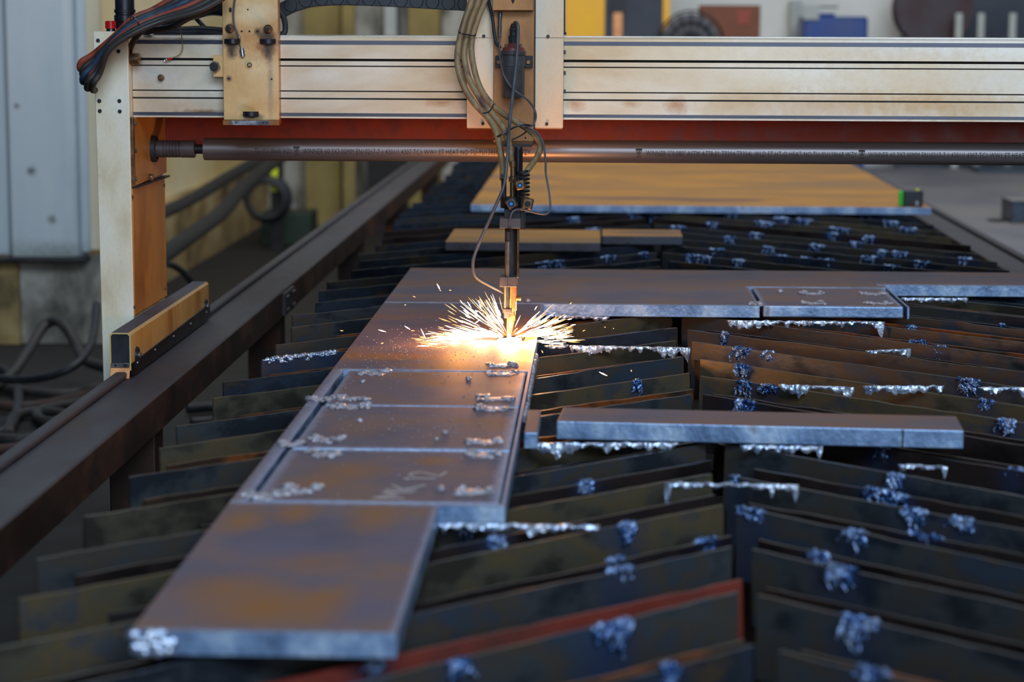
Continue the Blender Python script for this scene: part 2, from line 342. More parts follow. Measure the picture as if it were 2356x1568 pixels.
        return o
def bolt(parent, c, r=.006, h=.005, m='black_plastic', name='bolt', d=(0, -1, 0), hexa=False):
    c = Vector(c); d = Vector(d); b = MB()
    (b.hexnut if hexa else b.cyl)(c, c + d*h, r); return b.build(name, m, parent, bevel=r*.2)
ORD = 'first second third fourth fifth sixth seventh eighth ninth tenth eleventh twelfth thirteenth fourteenth fifteenth sixteenth seventeenth eighteenth nineteenth'.split()
TENS = {20: ('twentieth', 'twenty'), 30: ('thirtieth', 'thirty'), 40: ('fortieth', 'forty'), 50: ('fiftieth', 'fifty'), 60: ('sixtieth', 'sixty'), 70: ('seventieth', 'seventy'), 80: ('eightieth', 'eighty'), 90: ('ninetieth', 'ninety')}
def ordinal(k):
    if k < 20: return ORD[k-1]
    t = k//10*10
    return TENS[t][0] if k == t else TENS[t][1] + '-' + ORD[k-t-1]

# ------------------------------------------------------------------ setting
def struct(mb, name, m, **k):
    o = mb.build(name, m, **k); o['kind'] = 'structure'; return o
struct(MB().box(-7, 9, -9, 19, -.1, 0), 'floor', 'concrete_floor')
struct(MB().box(-3.0, -2.8, 10.95, 18, .50, 6), 'wall_left', 'wall_cream')
struct(MB().box(-3.0, -2.72, 10.95, 18, 0, .50), 'trim_1', 'plinth_stain')
struct(MB().box(-3.0, -.75, 18, 18.2, .0, 6), 'wall_back', 'plinth')
struct(MB().box(-.75, 9, 18, 18.2, 0, 6), 'wall_back', 'wall_white')
struct(MB().box(-6, -2.45, 10.9, 10.95, 0, .46), 'trim_2', 'plinth', bevel=.006)
struct(MB().box(-6, aty(44, 700, 10.86).x, 10.86, 10.898, 0, .47), 'trim_7', 'plinth_stain', bevel=.006)
b = MB()                                                     # profiled sheet cladding over the plinth
def cx(px): return aty(px, 300, 10.8).x
prof = [(-6, 10.80), (cx(-60), 10.80), (cx(-30), 10.86), (cx(5), 10.86), (cx(22), 10.80), (cx(150), 10.80), (cx(180), 10.89), (cx(181), 10.93), (-6, 10.93)]
zb = aty(100, 590, 10.8).z
b.prism(prof, zb, 6, 'xy'); o = struct(b, 'wall_cladding', 'sheet_blue', smooth=False)
b = MB().box(cx(176), cx(196), 10.84, 10.93, zb + .02, 6); struct(b, 'trim_3', 'sheet_blue', bevel=.004)
b = MB().box(cx(196), cx(226), 10.88, 10.93, zb + .03, 6); struct(b, 'trim_4', 'sheet_beige')
b = MB().box(-6, cx(192), 10.74, 10.93, zb - .025, zb - .004); struct(b, 'trim_5', 'dark_steel', bevel=.003)

# ------------------------------------------------------------------ cutting table: rails
def rail_beam(name, x0, x1, rail_x0, rail_x1, label, posts, plates, inner):
    t = thing(name, ((x0+x1)/2, 6, 0), label, 'rail beam')
    MB().box(x0, x1, -1, 15.8, .662, .751).build('beam', 'rail_steel', t, bevel=.006)
    s = inner
    MB().box(s - .0015, s + .0015, -1, 15.8, .663, .747).build('beam_side', 'rail_rust', t)
    MB().box(rail_x0, rail_x1, -1, 15.8, .751, .7685).build('rail', 'rail_steel', t, bevel=.006)
    for y in posts: MB().box(x0 + .02, x1 - .02, y - .05, y + .05, 0, .662).build('post', 'rail_rust', t, bevel=.004)
    for y in plates:
        q = MB().box(min(s, s + .012) if s > x0 + .05 else s - .012, s + .012 if s > x0 + .05 else s, y - .11, y + .11, .668, .742).build('joint_plate', 'rail_steel', t, bevel=.002)
        for dy in (-.085, -.055, .055, .085):
            for z in (.684, .727): bolt(q, (s + .012, y + dy, z), .006, .006, 'steel_mid', d=(1, 0, 0), hexa=True)
    return t
rail_beam('rail_beam', -1.187, -1.034, -1.186, -1.156, 'long dark steel rail beam on posts left of the slats, under the gantry foot', [1.5, 3.6, 5.15, 7.25, 9.8, 12, 14.5], [7.2], -1.034)
rail_beam('rail_beam', 1.49, 1.636, 1.60, 1.63, 'long grey rail beam on the far right side of the slat table', [3.6, 5.5, 7.5, 9.8, 12, 14.5], [], 1.49)
t = thing('table_frame', (.245, 7, 0), 'dark steel underframe that carries the rows of slats', 'table frame')
for x in (-.72, -.25, .17, .32, .74, 1.21):
    MB().box(x - .02, x + .02, .6, 15, .60, .684).build('bearer', 'dark_steel', t)
for y in (2.5, 5, 7.5, 10, 12.5):
    MB().box(-.76, 1.25, y - .03, y + .03, .54, .60).build('crossbar', 'dark_steel', t)
    for x in (-.72, 1.21): MB().box(x - .03, x + .03, y - .03, y + .03, 0, .54).build('leg', 'dark_steel', t)

# ------------------------------------------------------------------ slats
XL, XA, XR, SL = -.83, .235, 1.38, .92
slats = []                                                    # (object, p0, dir, length, ztop)
def slat(side, ya, ztop, m, k, short=0.):
    rs = random.Random(int(ya*1000) + (5 if side == 'r' else 0))
    if side == 'l':
        x0, x1 = XL + rs.uniform(-.02, .02) + short, XA - .012 + rs.uniform(-.012, .004)
        sl = SL + rs.uniform(-.02, .02); y0, y1 = ya - sl*(XA - x0), ya - sl*(XA - x1)
    else:
        x0, x1 = XA + .004 + rs.uniform(0, .02) + short, XR + rs.uniform(-.03, .03)
        sl = SL + rs.uniform(-.03, .015); y0, y1 = ya - sl*(x0 - XA), ya - sl*(x1 - XA)
    p0, p1 = Vector((x0, y0, 0)), Vector((x1, y1, 0)); d = (p1 - p0); L = d.length; d /= L; nrm = Vector((d.y, -d.x, 0))
    if nrm.y > 0: nrm = -nrm
    b = MB(); n = 64; rows = []
    z0 = .686; lean = rs.uniform(-.006, .006); tilt = rs.uniform(-.005, .005)
    zs = [z0, (z0 + ztop)/2, ztop - .004, ztop]
    for i in range(n + 1):
        s_ = i/n; base = p0 + d*(L*s_); bow = .006*math.sin(math.pi*s_ + ya*7)
        jag = .0016*noise.noise(Vector((s_*30, ya*9, 1))) - (.004*max(0, noise.noise(Vector((s_*9, ya*13, 4))))) + tilt*(s_ - .5)
        ring = []
        for sd in (1, -1):
            for zz in (zs if sd == 1 else zs[::-1]):
                f = (zz - z0)/(ztop - z0)
                ring.append(b.bm.verts.new(base + nrm*(.003*sd + bow + lean*f) + Vector((0, 0, zz + (jag if zz > z0 + .06 else 0)))))
        rows.append(ring)
    for A, B in zip(rows, rows[1:]):
        for q in range(8): b.face([A[q], A[(q+1) % 8], B[(q+1) % 8], B[q]])
    b.face(rows[0]); b.face(rows[-1][::-1])
    o = b.build('slat', m)
    o.data.attributes.new('tint', 'FLOAT', 'POINT')
    bank = 'left' if side == 'l' else 'right'
    tag(o, f'{BW[m]} steel support slat on edge, {ordinal(k)} from the front in the {bank} bank', 'slat', f'support slats in the {bank} bank')
    slats.append((o, p0, d, L, ztop, nrm))
def colour(side, ya, low):
    rs = random.Random(int(ya*977) + (3 if side == 'r' else 0)); r = rs.random()
    if side == 'l':
        if low and 3.0 < ya < 3.35: return 'slat_red'
        if ya > 7.1: return 'slat_blue' if (ya > 10.5 or r < .45) else ('slat_brown' if r < .7 else 'slat_grey')
        if low: return 'slat_rust' if r < .7 else 'slat_brown'
        return 'slat_olive' if r < .4 else ('slat_grey' if r < .8 else 'slat_blue')
    if low: return 'slat_rust' if r < .15 else ('slat_brown' if r < .6 else 'slat_grey')
    return 'slat_grey' if r < .6 else ('slat_brown' if r < .7 else ('slat_olive' if r < .85 else 'slat_blue'))
todo = []
ya = 1.975
while ya < 14.6:
    rs = random.Random(int(ya*131)); j = rs.uniform(-.008, .008)
    todo.append((ya + j, BT - .004 - rs.uniform(0, .004), False))
    todo.append((ya + .10 + rs.uniform(0, .05), BT - rs.uniform(.012, .03), True))
    ya += .280
k = 0
for y, z, low in todo:
    k += 1; rs = random.Random(int(y*77)); slat('l', y, z, colour('l', y, low), k, short=(rs.uniform(.0, .2) if low else 0))
k = 0
for y, z, low in todo:
    if y > 11.2: break
    k += 1; rs = random.Random(int(y*79)); slat('r', y - .02, z, colour('r', y, low), k, short=(rs.uniform(.0, .06) if low else 0))

def slag_on(px, py, wpx, hpx, m='slag_blue', n=5):
    """a crust of frozen drips on the face of the first slat seen at that pixel, as a part of that slat"""
    r = ray(px, py); best = None
    for s in slats:
        o, p0, d, L, zt, nrm = s
        q = r.x*nrm.x + r.y*nrm.y
        if abs(q) < 1e-6: continue
        tq = ((p0 - CP).x*nrm.x + (p0 - CP).y*nrm.y)/q; p = CP + r*tq
        u = (p.x - p0.x)*d.x + (p.y - p0.y)*d.y
        if tq > 0 and 0 < u < L and zt - .13 < p.z < zt + .006 and (best is None or tq < best[0]): best = (tq, p, s, u)
    if best is None: return
    tq, p, (o, p0, d, L, zt, nrm), u = best
    mpp = tq/F*1.02; w = wpx*mpp/max(.4, abs(d.x)); h = hpx*mpp
    rs = random.Random(int(px*31 + py)); b = MB()
    ti = o.data.attributes['tint'].data; wt = max(.03, w*.9)
    for iv in range(len(ti)):
        uv = L*(iv//8)/64; g_ = math.exp(-((uv - u)/wt)**2)
        ti[iv].value = min(1.0, ti[iv].value + g_)
    zt0 = zt - .001; n = int(n*1.6)
    for q in range(n):
        f0 = (q + .5)/n - .5; uu = u + f0*w + rs.uniform(-.1, .1)*w/n; c = p0 + d*uu + nrm*.005
        top = zt0 + rs.uniform(-.012, .003); bot = max(.695, top - h*rs.uniform(.3, 1.15)*(1 - .5*abs(f0))); r0 = rs.uniform(.0022, .0052)
        pts = [Vector((c.x, c.y, top))]; m_ = 6; dr = 0
        for e in range(1, m_ + 1):
            f = e/m_; dr += rs.uniform(-.0045, .0045)
            pts.append(Vector((c.x, c.y, top + (bot - top)*f)) + d*dr + nrm*rs.uniform(-.001, .003))
        b.tube(pts, r0, 7, 5, taper=lambda f, r0=r0, rs=rs: r0*(1.2 - .9*f)*(.55 + .8*rs.random()))
        if rs.random() < .3: b.blob(pts[rs.randint(1, 4)], r0*.9, r0, r0*1.7, .4, 200, 1)
    m_ = 14; wv = []
    pts = [Vector((0, 0, 0)) + p0 + d*(u + (e/m_ - .5)*w*1.25) + Vector((0, 0, zt - .001 + rs.uniform(-.002, .003))) for e in range(m_ + 1)]
    b.tube(pts, .004, 7, 3, taper=lambda f, rs=rs: .0045*min(1, 6*f + .15, 6*(1 - f) + .15)*(.5 + rs.random()))
    b.build('slag_crust', m, o, angle=80)
SLAG = [(1668, 770, 14, 34), (1715, 805, 26, 22), (1770, 806, 22, 16), (1697, 830, 18, 30), (1708, 850, 26, 30), (1712, 890, 26, 40), (1722, 920, 30, 40), (1705, 918, 16, 36),
        (2115, 785, 30, 36), (2163, 822, 22, 36), (2225, 868, 34, 34), (2240, 896, 22, 26), (2270, 935, 26, 24), (2312, 962, 26, 28), (2320, 985, 26, 30), (2098, 752, 16, 26), (2305, 745, 12, 22), (1770, 882, 30, 16),
        (2030, 1060, 24, 30), (2062, 1100, 30, 40), (2020, 1125, 50, 26), (2070, 1130, 34, 36), (2105, 1180, 44, 46), (2215, 1238, 40, 22), (2130, 1225, 60, 20), (2340, 1075, 30, 24),
        (1970, 1245, 44, 50), (1935, 1310, 36, 40), (1925, 1345, 30, 46), (1950, 1375, 36, 34), (1965, 1430, 40, 80), (1990, 1510, 50, 26), (2010, 1545, 60, 30), (1885, 1272, 36, 12), (1730, 1238, 60, 14), (1690, 1230, 16, 20),
        (1440, 1225, 30, 44), (1415, 1295, 34, 36), (1412, 1340, 30, 44), (1425, 1385, 44, 50), (1430, 1430, 40, 60), (1398, 1535, 60, 22), (1535, 1545, 30, 40), (1055, 1540, 40, 30), (1070, 1240, 22, 60), (1140, 1240, 32, 40), (1465, 880, 14, 24), (1620, 1235, 40, 16),
        (1345, 1135, 30, 16), (860, 1525, 30, 20),
        (1165, 560, 40, 20), (1320, 505, 26, 16), (1365, 530, 30, 22), (1460, 500, 30, 16), (1500, 500, 24, 18), (1560, 520, 30, 24), (1640, 512, 24, 14), (1680, 500, 30, 14), (1760, 510, 40, 22), (1800, 500, 30, 16), (1850, 515, 30, 14), (1930, 530, 40, 20), (1915, 545, 20, 20), (1970, 555, 24, 14),
        (1250, 600, 30, 20), (1285, 605, 24, 20), (1480, 590, 20, 24), (1590, 590, 20, 22), (1615, 600, 40, 18), (1700, 595, 24, 26), (1800, 600, 30, 22), (1855, 605, 24, 20), (1900, 600, 30, 26), (2000, 600, 30, 22), (2050, 610, 30, 20), (2120, 600, 30, 22), (2220, 605, 24, 22), (1990, 500, 30, 14), (2050, 515, 30, 16), (2090, 525, 30, 12), (2000, 545, 20, 18), (2030, 575, 20, 20), (1880, 562, 30, 14), (2070, 585, 30, 12), (1740, 545, 24, 16), (1540, 550, 24, 18), (1460, 545, 20, 18), (1680, 545, 24, 16), (1650, 575, 30, 16), (1770, 570, 24, 16), (1400, 590, 30, 20), (2195, 555, 20, 14)]
for e in SLAG: slag_on(*e, n=4 if e[1] < 620 else (5 if e[2] < 28 else 8))
for px in (640, 690, 745): slag_on(px, 838 - (px-620)*.11, 50, 3, 'slag_silver', 4)

# frozen slag ribbons lying across the slat tops
def ribbon(p, q, drop, label, legs=(), m='slag_silver', lift=0.):
    a, c = atz(*p, BT + .012), atz(*q, BT + .012); d = c - a; d.z = 0; L = d.length; d.normalize(); nrm = Vector((d.y, -d.x, 0))
    rs = random.Random(int(p[0]*7 + p[1])); n = max(14, int(L/.0028)); b = MB(); rows = []
    for i in range(n + 1):
        s_ = i/n; u = s_*L; base = a + d*u
        end = min(1, min(s_, 1 - s_)*n/3 + .25)
        j = .45 + .9*noise.noise(Vector((u*24, .5, p[1]))) + .6*noise.noise(Vector((u*75, 3, p[0]))) + .35*noise.noise(Vector((u*190, 8, p[0])))
        dz = (.006 + drop*1.25*max(0, j)**1.3)*end
        for le, lw, ld in legs:
            dz += ld*max(0, 1 - abs(s_ - le)/lw)
        zt = BT + .010 + lift + .003*noise.noise(Vector((u*60, 1, p[0]))); th = .003*end + .0045*abs(noise.noise(Vector((u*90, 7, 2))))
        prof = [(th*.6, 0), (th, -dz*.3), (th*.9, -dz*.7), (.001, -dz), (-th, -dz*.5), (-th*.8, 0)]
        rows.append([b.bm.verts.new(Vector((base.x, base.y, zt + z)) + nrm*(v + .005*noise.noise(Vector((u*90, z*260, 5))))) for v, z in prof])
    for A, B in zip(rows, rows[1:]):
        for k in range(6): b.face([A[k], A[(k+1) % 6], B[(k+1) % 6], B[k]])
    b.face(rows[0]); b.face(rows[-1][::-1])
    o = b.build('slag_strip', m, angle=60); tag(o, label, 'slag', 'frozen slag strips lying across the slats'); return o
ribbon((1310, 792), (1588, 797), .014, 'jagged slag strip glowing warm in the torch light, right of the sparks', [(.98, .05, .015)])
ribbon((1252, 793), (1308, 791), .004, 'short thin slag strip touching the plate edge right of the torch')
ribbon((1992, 804), (2096, 800), .006, 'short slag strip with one hanging leg, behind the right slats', [(.96, .05, .04)])
ribbon((1792, 882), (1966, 888), .014, 'silver slag strip with ragged underside, left one of a close pair', [(.93, .08, .014)])
ribbon((1985, 885), (2172, 885), .012, 'silver slag strip with ragged underside, right one of a close pair', [(.95, .06, .012)])
ribbon((2250, 888), (2372, 889), .012, 'silver slag strip cut off by the right picture edge', [(.9, .1, .012)])
ribbon((1212, 1016), (1560, 1016), .013, 'long ragged slag strip under the near edge of the loose bar, left half', [(.2, .03, .015)])
ribbon((1702, 1021), (1893, 1024), .012, 'ragged slag strip under the near edge of the loose bar, with hooked right end', [(.97, .04, .02)])
ribbon((2066, 1064), (2180, 1071), .007, 'short slag strip with one drooping end, in front of the loose bar', [(.95, .06, .02)])
ribbon((1530, 1107), (1838, 1112), .004, 'slag strip with a long leg at each end bridging several slats', [(.02, .03, .05), (.98, .03, .03), (.8, .02, .02)])
ribbon((1003, 1200), (1380, 1206), .010, 'long white slag strip sticking out from under the plate corner', [(.05, .03, .01)])
ribbon((1672, 735), (2036, 738), .013, 'ragged slag strip hanging under the front edge of the tab plate', [(.98, .03, .04), (.38, .02, .012)])
ribbon((2072, 683), (2228, 684), .008, 'slag strip under the narrow plate arm, right of the tab', [(.97, .03, .012)])
ribbon((1256, 722), (1402, 727), .010, 'slag strip under the plate edge just right of the spark shower')

# ------------------------------------------------------------------ plates
def slab(name, poly, z0, z1, label, cat='plate', group=None, tops='mill_scale', side='cut_edge', bevel=.0025, root=None):
    b = MB(); b.prism(poly, z0, z1, 'xy', 1); o = b.build(name, [tops, side], root, bevel=bevel, smooth=False)
    if label: tag(o, label, cat, group)
    return o
def rc(x0, x1, y0, y1): return [(x0, y0), (x1, y0), (x1, y1), (x0, y1)]
KX0, KX1, KY0, KY1 = -.567, -.149, 3.459, 4.833               # opening in the leg plate
leg = slab('cut_plate', [(-.592, 2.69), (-.25, 2.69), (-.25, 3.443), (-.143, 3.443), (-.143, 6.040), (-.592, 6.040), (-.592, KY0), (KX0, KY0), (KX0, KY1), (KX1, KY1), (KX1, KY0), (-.5921, KY0)],
           BT, PT, 'long steel plate under the torch, framing three cut square panels', bevel=0)
up = slab('cut_plate', [(-.592, 6.046), (.4585, 6.046), (.4585, 6.486), (.868, 6.486), (.868, 6.03), (.8735, 6.03), (.8735, 6.56), (1.47, 6.56), (1.47, 6.925), (-.592, 6.925)], BT, PT,
          'wide steel plate running to the right behind the torch, with a notched tab', bevel=0)
b = MB().box(-.143, .4585, 6.030, 6.0465, BT, PT); b.build('edge_strip', 'cut_edge', up)
def panel(x0, x1, y0, y1, label, grp='square panels cut free in the plates'):
    return slab('square_plate', rc(x0, x1, y0, y1), BT + .0005, PT + .0005, label, 'panel', grp, bevel=.004)
pa = panel(-.553, -.153, 4.373, 4.818, 'square cut panel nearest the torch flame, with slag on its corners')
pb = panel(-.556, -.153, 3.912, 4.366, 'square cut panel with scattered slag crumbs, middle of three')
pc = panel(-.558, -.153, 3.464, 3.901, 'square cut panel with chalk marks, nearest the camera')
pd = panel(.469, .858, 6.034, 6.470, 'square cut panel in the right-hand tab of the far plate')
# chalk letters MK 12 on the near panel, written along the plate
strokes = [[(0, 0), (0, 1), (.35, .35), (.7, 1), (.7, 0)], [(1.0, 0), (1.0, 1)], [(1.6, 1), (1.05, .45), (1.65, 0)], [(2.3, .8), (2.5, 1), (2.5, 0)], [(2.8, .8), (2.95, 1), (3.2, 1), (3.3, .75), (2.8, 0), (3.4, 0)]]
cp0 = atz(925, 1146, PT)
for s in strokes:
    b = MB()
    for (a0, a1), (c0, c1) in zip(s, s[1:]):
        def P(u, v): return Vector((cp0.x + .004 - v*.055 + u*.016, cp0.y + u*.064, PT + .0008))
        p, q = P(a0, a1), P(c0, c1); d = (q - p).normalized(); n_ = Vector((-d.y, d.x, 0))*.0024
        b.prism([((p + n_).x, (p + n_).y), ((q + n_).x, (q + n_).y), ((q - n_).x, (q - n_).y), ((p - n_).x, (p - n_).y)], PT + .0004, PT + .0010, 'xy')
    b.build('chalk_letter', 'chalk', pc, smooth=False)
b = MB(); rs = random.Random(3)
for k in range(26): b.blob((-.592 + rs.uniform(0, .055), 2.688, BT + rs.uniform(.002, .030)), .009, .004, .008, .5, 90, 1)
b.build('slag_crust', 'slag_silver', leg, angle=70)
b = MB(); rs = random.Random(4)
for k in range(40): b.blob((-.142, rs.uniform(4.35, 5.2), BT + rs.uniform(-.004, .02)), .004, .014, .010, .5, 90, 1)
b.tube([(-.1425, 4.33 + .009*q, BT + .008 + .008*math.sin(q*1.7) + rs.uniform(-.003, .003)) for q in range(100)], .006, 7, 2, taper=lambda f, rs=rs: .0045 + .003*rs.random())
b.build('slag_crust', 'slag_grey', leg, angle=70)
def rot_rect(c, w, d, a):
    ca, sa = math.cos(a), math.sin(a)
    return [(c[0] + x*ca - y*sa, c[1] + x*sa + y*ca) for x, y in ((-w/2, -d/2), (w/2, -d/2), (w/2, d/2), (-w/2, d/2))]
bar = slab('steel_bar', rot_rect((.322, 4.213), .78, .157, R(-4.0)), PT - .026, PT + .010, 'loose steel bar lying skewed across the slats right of the panels', 'bar', side='cut_edge')
e = R(-4.0); b = MB(); cc = Vector((.322 + .275*math.cos(e) + .0785*math.sin(e), 4.213 + .275*math.sin(e) - .0785*math.cos(e), 0))
b.obox((cc.x, cc.y, PT - .008), (.0015, 0, 0), (0, .0015, 0), (0, 0, .017)); b.build('cut_notch', 'dark_steel', bar)
q0 = atz(1212, 1005, BT); slab('offcut', rc(-.133, -.107, 4.08, 4.33), BT + .002, PT + .002, 'small square-section offcut wedged between the panels and the loose bar', 'offcut', side='cut_edge')
FZ = 0
slab('steel_sheet', [(-.545, 9.44), (1.45, 9.44), (1.45, 14.2), (-.545, 14.2)], BT, PT, 'large rust-gold steel plate on the slats behind the torch', 'plate', None, 'rusty_plate', 'cut_edge')
for x in (.10, .44, .80, 1.13): pass
slab('offcut', rc(-.54, .018, 7.76, 8.26), BT + .002, PT + .002, 'orange-rusted offcut plate behind the torch, wider one of a pair', 'offcut', None, 'rusty_plate', 'dark_edge')
slab('offcut', rc(.024, .322, 8.03, 8.29), BT + .002, PT + .002, 'orange-rusted offcut plate behind the torch, narrower one of a pair', 'offcut', None, 'rusty_plate', 'dark_edge')

# pierce slag on the panels
def clump(px, py, w, label, n=8):
    c = atz(px, py, PT); mpp = c.y/F; L = w*mpp; rs = random.Random(int(px*3 + py)); b = MB()
    n = 16
    for k in range(n):
        f = (k/(n-1) - .5); big = rs.uniform(.3, .6) if abs(f) < .28 else rs.uniform(.55, 1.15); r = .0056*big
        b.blob((c.x + f*L*1.05 + rs.uniform(-.003, .003), c.y + rs.uniform(-.026, .026) + (abs(f) - .25)*.03, PT + r*.4), r*rs.uniform(1.2, 2), r*rs.uniform(1.2, 3), r*rs.uniform(.6, 1.1), .8, 170, 2)
    b.blob((c.x, c.y, PT + .001), L*.46, .020, .0020, .6, 60, 3)
    o = b.build('slag_clump', 'slag_grey', angle=70); tag(o, label, 'slag', 'pierce slag clumps on the cut panels')
for px, py, w, lb in [
    (858, 859, 56, 'far left corner of the panel nearest the flame'), (1152, 861, 66, 'far right corner of the panel nearest the flame'), (1156, 841, 64, 'bare plate between flame and the far panel'),
    (1138, 918, 74, 'near right corner of the panel nearest the flame'), (810, 917, 70, 'near left corner of the panel nearest the flame'), (806, 938, 76, 'far left corner of the middle panel'),
    (1134, 942, 70, 'far right corner of the middle panel'), (752, 1012, 66, 'near left corner of the middle panel'), (1116, 1018, 66, 'near right corner of the middle panel'),
    (742, 1046, 70, 'far left corner of the chalk-marked panel'), (1110, 1048, 74, 'far right corner of the chalk-marked panel'), (692, 1131, 62, 'near left corner of the chalk-marked panel'),
    (1091, 1132, 80, 'near right corner of the chalk-marked panel'), (736, 919, 50, 'kerf end at the plate edge beside the far panel'), (668, 1023, 46, 'kerf end at the plate edge beside the middle panel'),
    (602, 1141, 80, 'kerf end at the plate edge beside the chalk-marked panel'), (1870, 676, 52, 'far side of the right-hand tab panel, left one'), (2008, 677, 52, 'far side of the right-hand tab panel, right one'),
    (1872, 698, 48, 'near side of the right-hand tab panel, left one'), (2020, 698, 56, 'near side of the right-hand tab panel, right one'), (1738, 700, 20, 'left kerf of the right-hand tab panel')]:
    clump(px, py, w, 'crusty grey slag clump, ' + lb)
for px, py, s, lb in [(1025, 999, 9, 'pea-sized slag pebble, largest on the middle panel'), (828, 970, 7, 'small slag pebble on the left of the middle panel'), (1078, 875, 8, 'slag pebble on the right of the far panel'), (835, 880, 6, 'slag pebble on the left of the far panel'), (1005, 1012, 6, 'slag pebble just in front of the largest one'), (1014, 1130, 12, 'slag pebble left of the near right clump on the chalked panel'), (1795, 673, 7, 'slag pebble alone on the tab panel'), (1215, 695, 7, 'slag pebble at the kerf right of the torch')]:
    c = atz(px, py, PT); r = s*c.y/F
    tag(MB().blob((c.x, c.y, PT + r*.55), r, r, r*.7, .35, 120, 2).build('slag_pebble', 'slag_grey', angle=70), lb, 'slag', 'slag pebbles on the panels')
b = MB(); rs = random.Random(11)
for k in range(760):
    if k < 560: x, y = rs.gauss(-.42, .09), rs.gauss(5.05, .22)
    elif k < 690: x, y = rs.gauss(-.33, .10), rs.gauss(4.12, .12)
    else: x, y = rs.uniform(-.55, -.17), rs.uniform(3.5, 4.8)
    if not (-.585 < x < -.15): continue
    r = rs.uniform(.0005, .0015)*(1.4 if rs.random() < .1 else 1); b.blob((x, y, PT + .0009 + r*.3), r, r, r*.8, 0, 1, 1)
tag(b.build('slag_crumbs', 'slag_grey', smooth=False), 'fine grey slag crumbs sprinkled over the plate left of the flame', 'slag', kind='stuff')

# tape measure on the far plate
c0, c1 = aty(2070, 462, 9.47), aty(2124, 438, 9.47)
t = thing('tape_measure', ((c0.x + c1.x)/2, 9.5, PT), 'black and green tape measure on the corner of the rust-gold plate', 'tape measure')
zt = c1.z
MB().box(c0.x + .012, c1.x, 9.46, 9.51, PT, zt).build('body', 'black_plastic', t, bevel=.006)
MB().box(c0.x, c0.x + .013, 9.458, 9.512, PT + .003, zt - .004).build('side_cap', 'green_bright', t, bevel=.004)
MB().box(c1.x - .032, c1.x - .022, 9.455, 9.462, PT + .008, PT + .026).build('tape_mouth', 'post_grey', t)
MB().box(c1.x - .030, c1.x - .018, 9.46, 9.50, zt - .001, zt + .006).build('lock_button', 'yellow_tape', t)

# steel beyond the right rail
slab('steel_stack', rc(1.86, 5, 5, 16.9), 0, .55, 'wide stack of grey steel plate beyond the right rail', 'plate stack', None, 'slab_grey', 'dark_edge')
p = atz(2322, 512, .55); slab('steel_block', rc(p.x, p.x + .34, p.y - .05, p.y + .25), .55, .55 + .125, 'blue-grey steel block on the plate stack beyond the right rail', 'block', None, 'slab_grey', 'dark_navy' if False else 'slat_blue')
b = MB(); b.blob((p.x - .05, p.y + .12, .553), .055, .10, .004, 0, 1, 2); tag(b.build('shadow_patch', 'slot_black'), 'flat black patch standing in for shadow left of the blue-grey block', 'shadow patch')  # added flat black blob, stands in for the dark shadow beside the block
p = atz(2250, 398, .55); slab('steel_flat', rc(p.x, p.x + 1.5, p.y, p.y + .5), .55, .585, 'flat blue-grey bar far back on the plate stack', 'bar', None, 'slat_blue', 'slat_blue')

# ------------------------------------------------------------------ gantry
G = thing('gantry', (-1.2, 5.85, .752), 'cream and tan cutting gantry spanning the slat table on a leg at left', 'gantry')
YF = 5.66                                                      # beam front face
def zy(py, px=1700, y=YF): return aty(px, py, y).z
XB0, XB1 = -1.21, 2.6
zs = {k: zy(v) for k, v in dict(top=92, a=97, b=107, c=139, d=145, e=155, f=158, g=213, h=216, i=230, j=234, k=265, l=273, m=277).items()}
BK = .375
def bp(rows):                                                  # profile of the aluminium extrusion: (depth, z)
    return [(YF + d, z) for d, z in rows]
prof = bp([(0, zs['m']), (0, zs['l']), (.004, zs['l']), (.004, zs['k']), (0, zs['k']), (0, zs['j']), (.006, zs['j']), (.006, zs['i']), (.001, zs['i']), (.001, zs['h']), (.008, zs['h']), (.008, zs['g']),
           (0, zs['g']), (0, zs['f']), (.008, zs['f']), (.008, zs['e']), (.001, zs['e']), (.001, zs['d']), (.02, zs['d']), (.02, zs['c']), (0, zs['c']), (0, zs['b']), (.004, zs['b']), (.004, zs['a']), (0, zs['a']), (0, zs['top']), (.012, zs['top'] + .006), (BK, zs['top'] + .006), (BK, zs['m'])])
b = MB(); b.prism(prof, XB0, XB1, 'yz'); beam = b.build('beam', 'beam_aluminium', G, smooth=False)
for z0, z1 in ((zs['b'] - 0, zs['a']), (zs['l'], zs['k'])):
    MB().box(XB0, XB1, YF + .001, YF + .006, z0 + .0006, z1 - .0006).build('guide_strip', 'beam_strip', beam)
for z0, z1, d in ((zs['d'], zs['c'], .0195), (zs['f'], zs['e'], .0075), (zs['h'], zs['g'], .0075), (zs['j'], zs['i'], .0055)):
    MB().box(XB0, XB1, YF + d - .002, YF + d + .002, z0 - .0004, z1 + .0004).build('slot', 'slot_black', beam)
MB().box(XB0, XB1, YF + .012, YF + BK, zs['top'] + .006, zs['top'] + .0072).build('top_rail', 'beam_top', beam)
c = aty(372, 178, YF); q = MB(); q.hexnut(c, c + Vector((0, -.014, 0)), .009); q.cyl(c + Vector((0, -.014, 0)), c + Vector((0, -.02, 0)), .006); q.build('plug', 'brass_dark', G, bevel=.001)
for px, w in ((408, 60), (470, 90)): pass
# lower rear panel
z0 = aty(1700, 345, 6.04).z; MB().box(-1.20, XB1, 6.036, 6.06, z0 - .005, zs['m'] + .02).build('rear_panel', 'brown_panel', G)
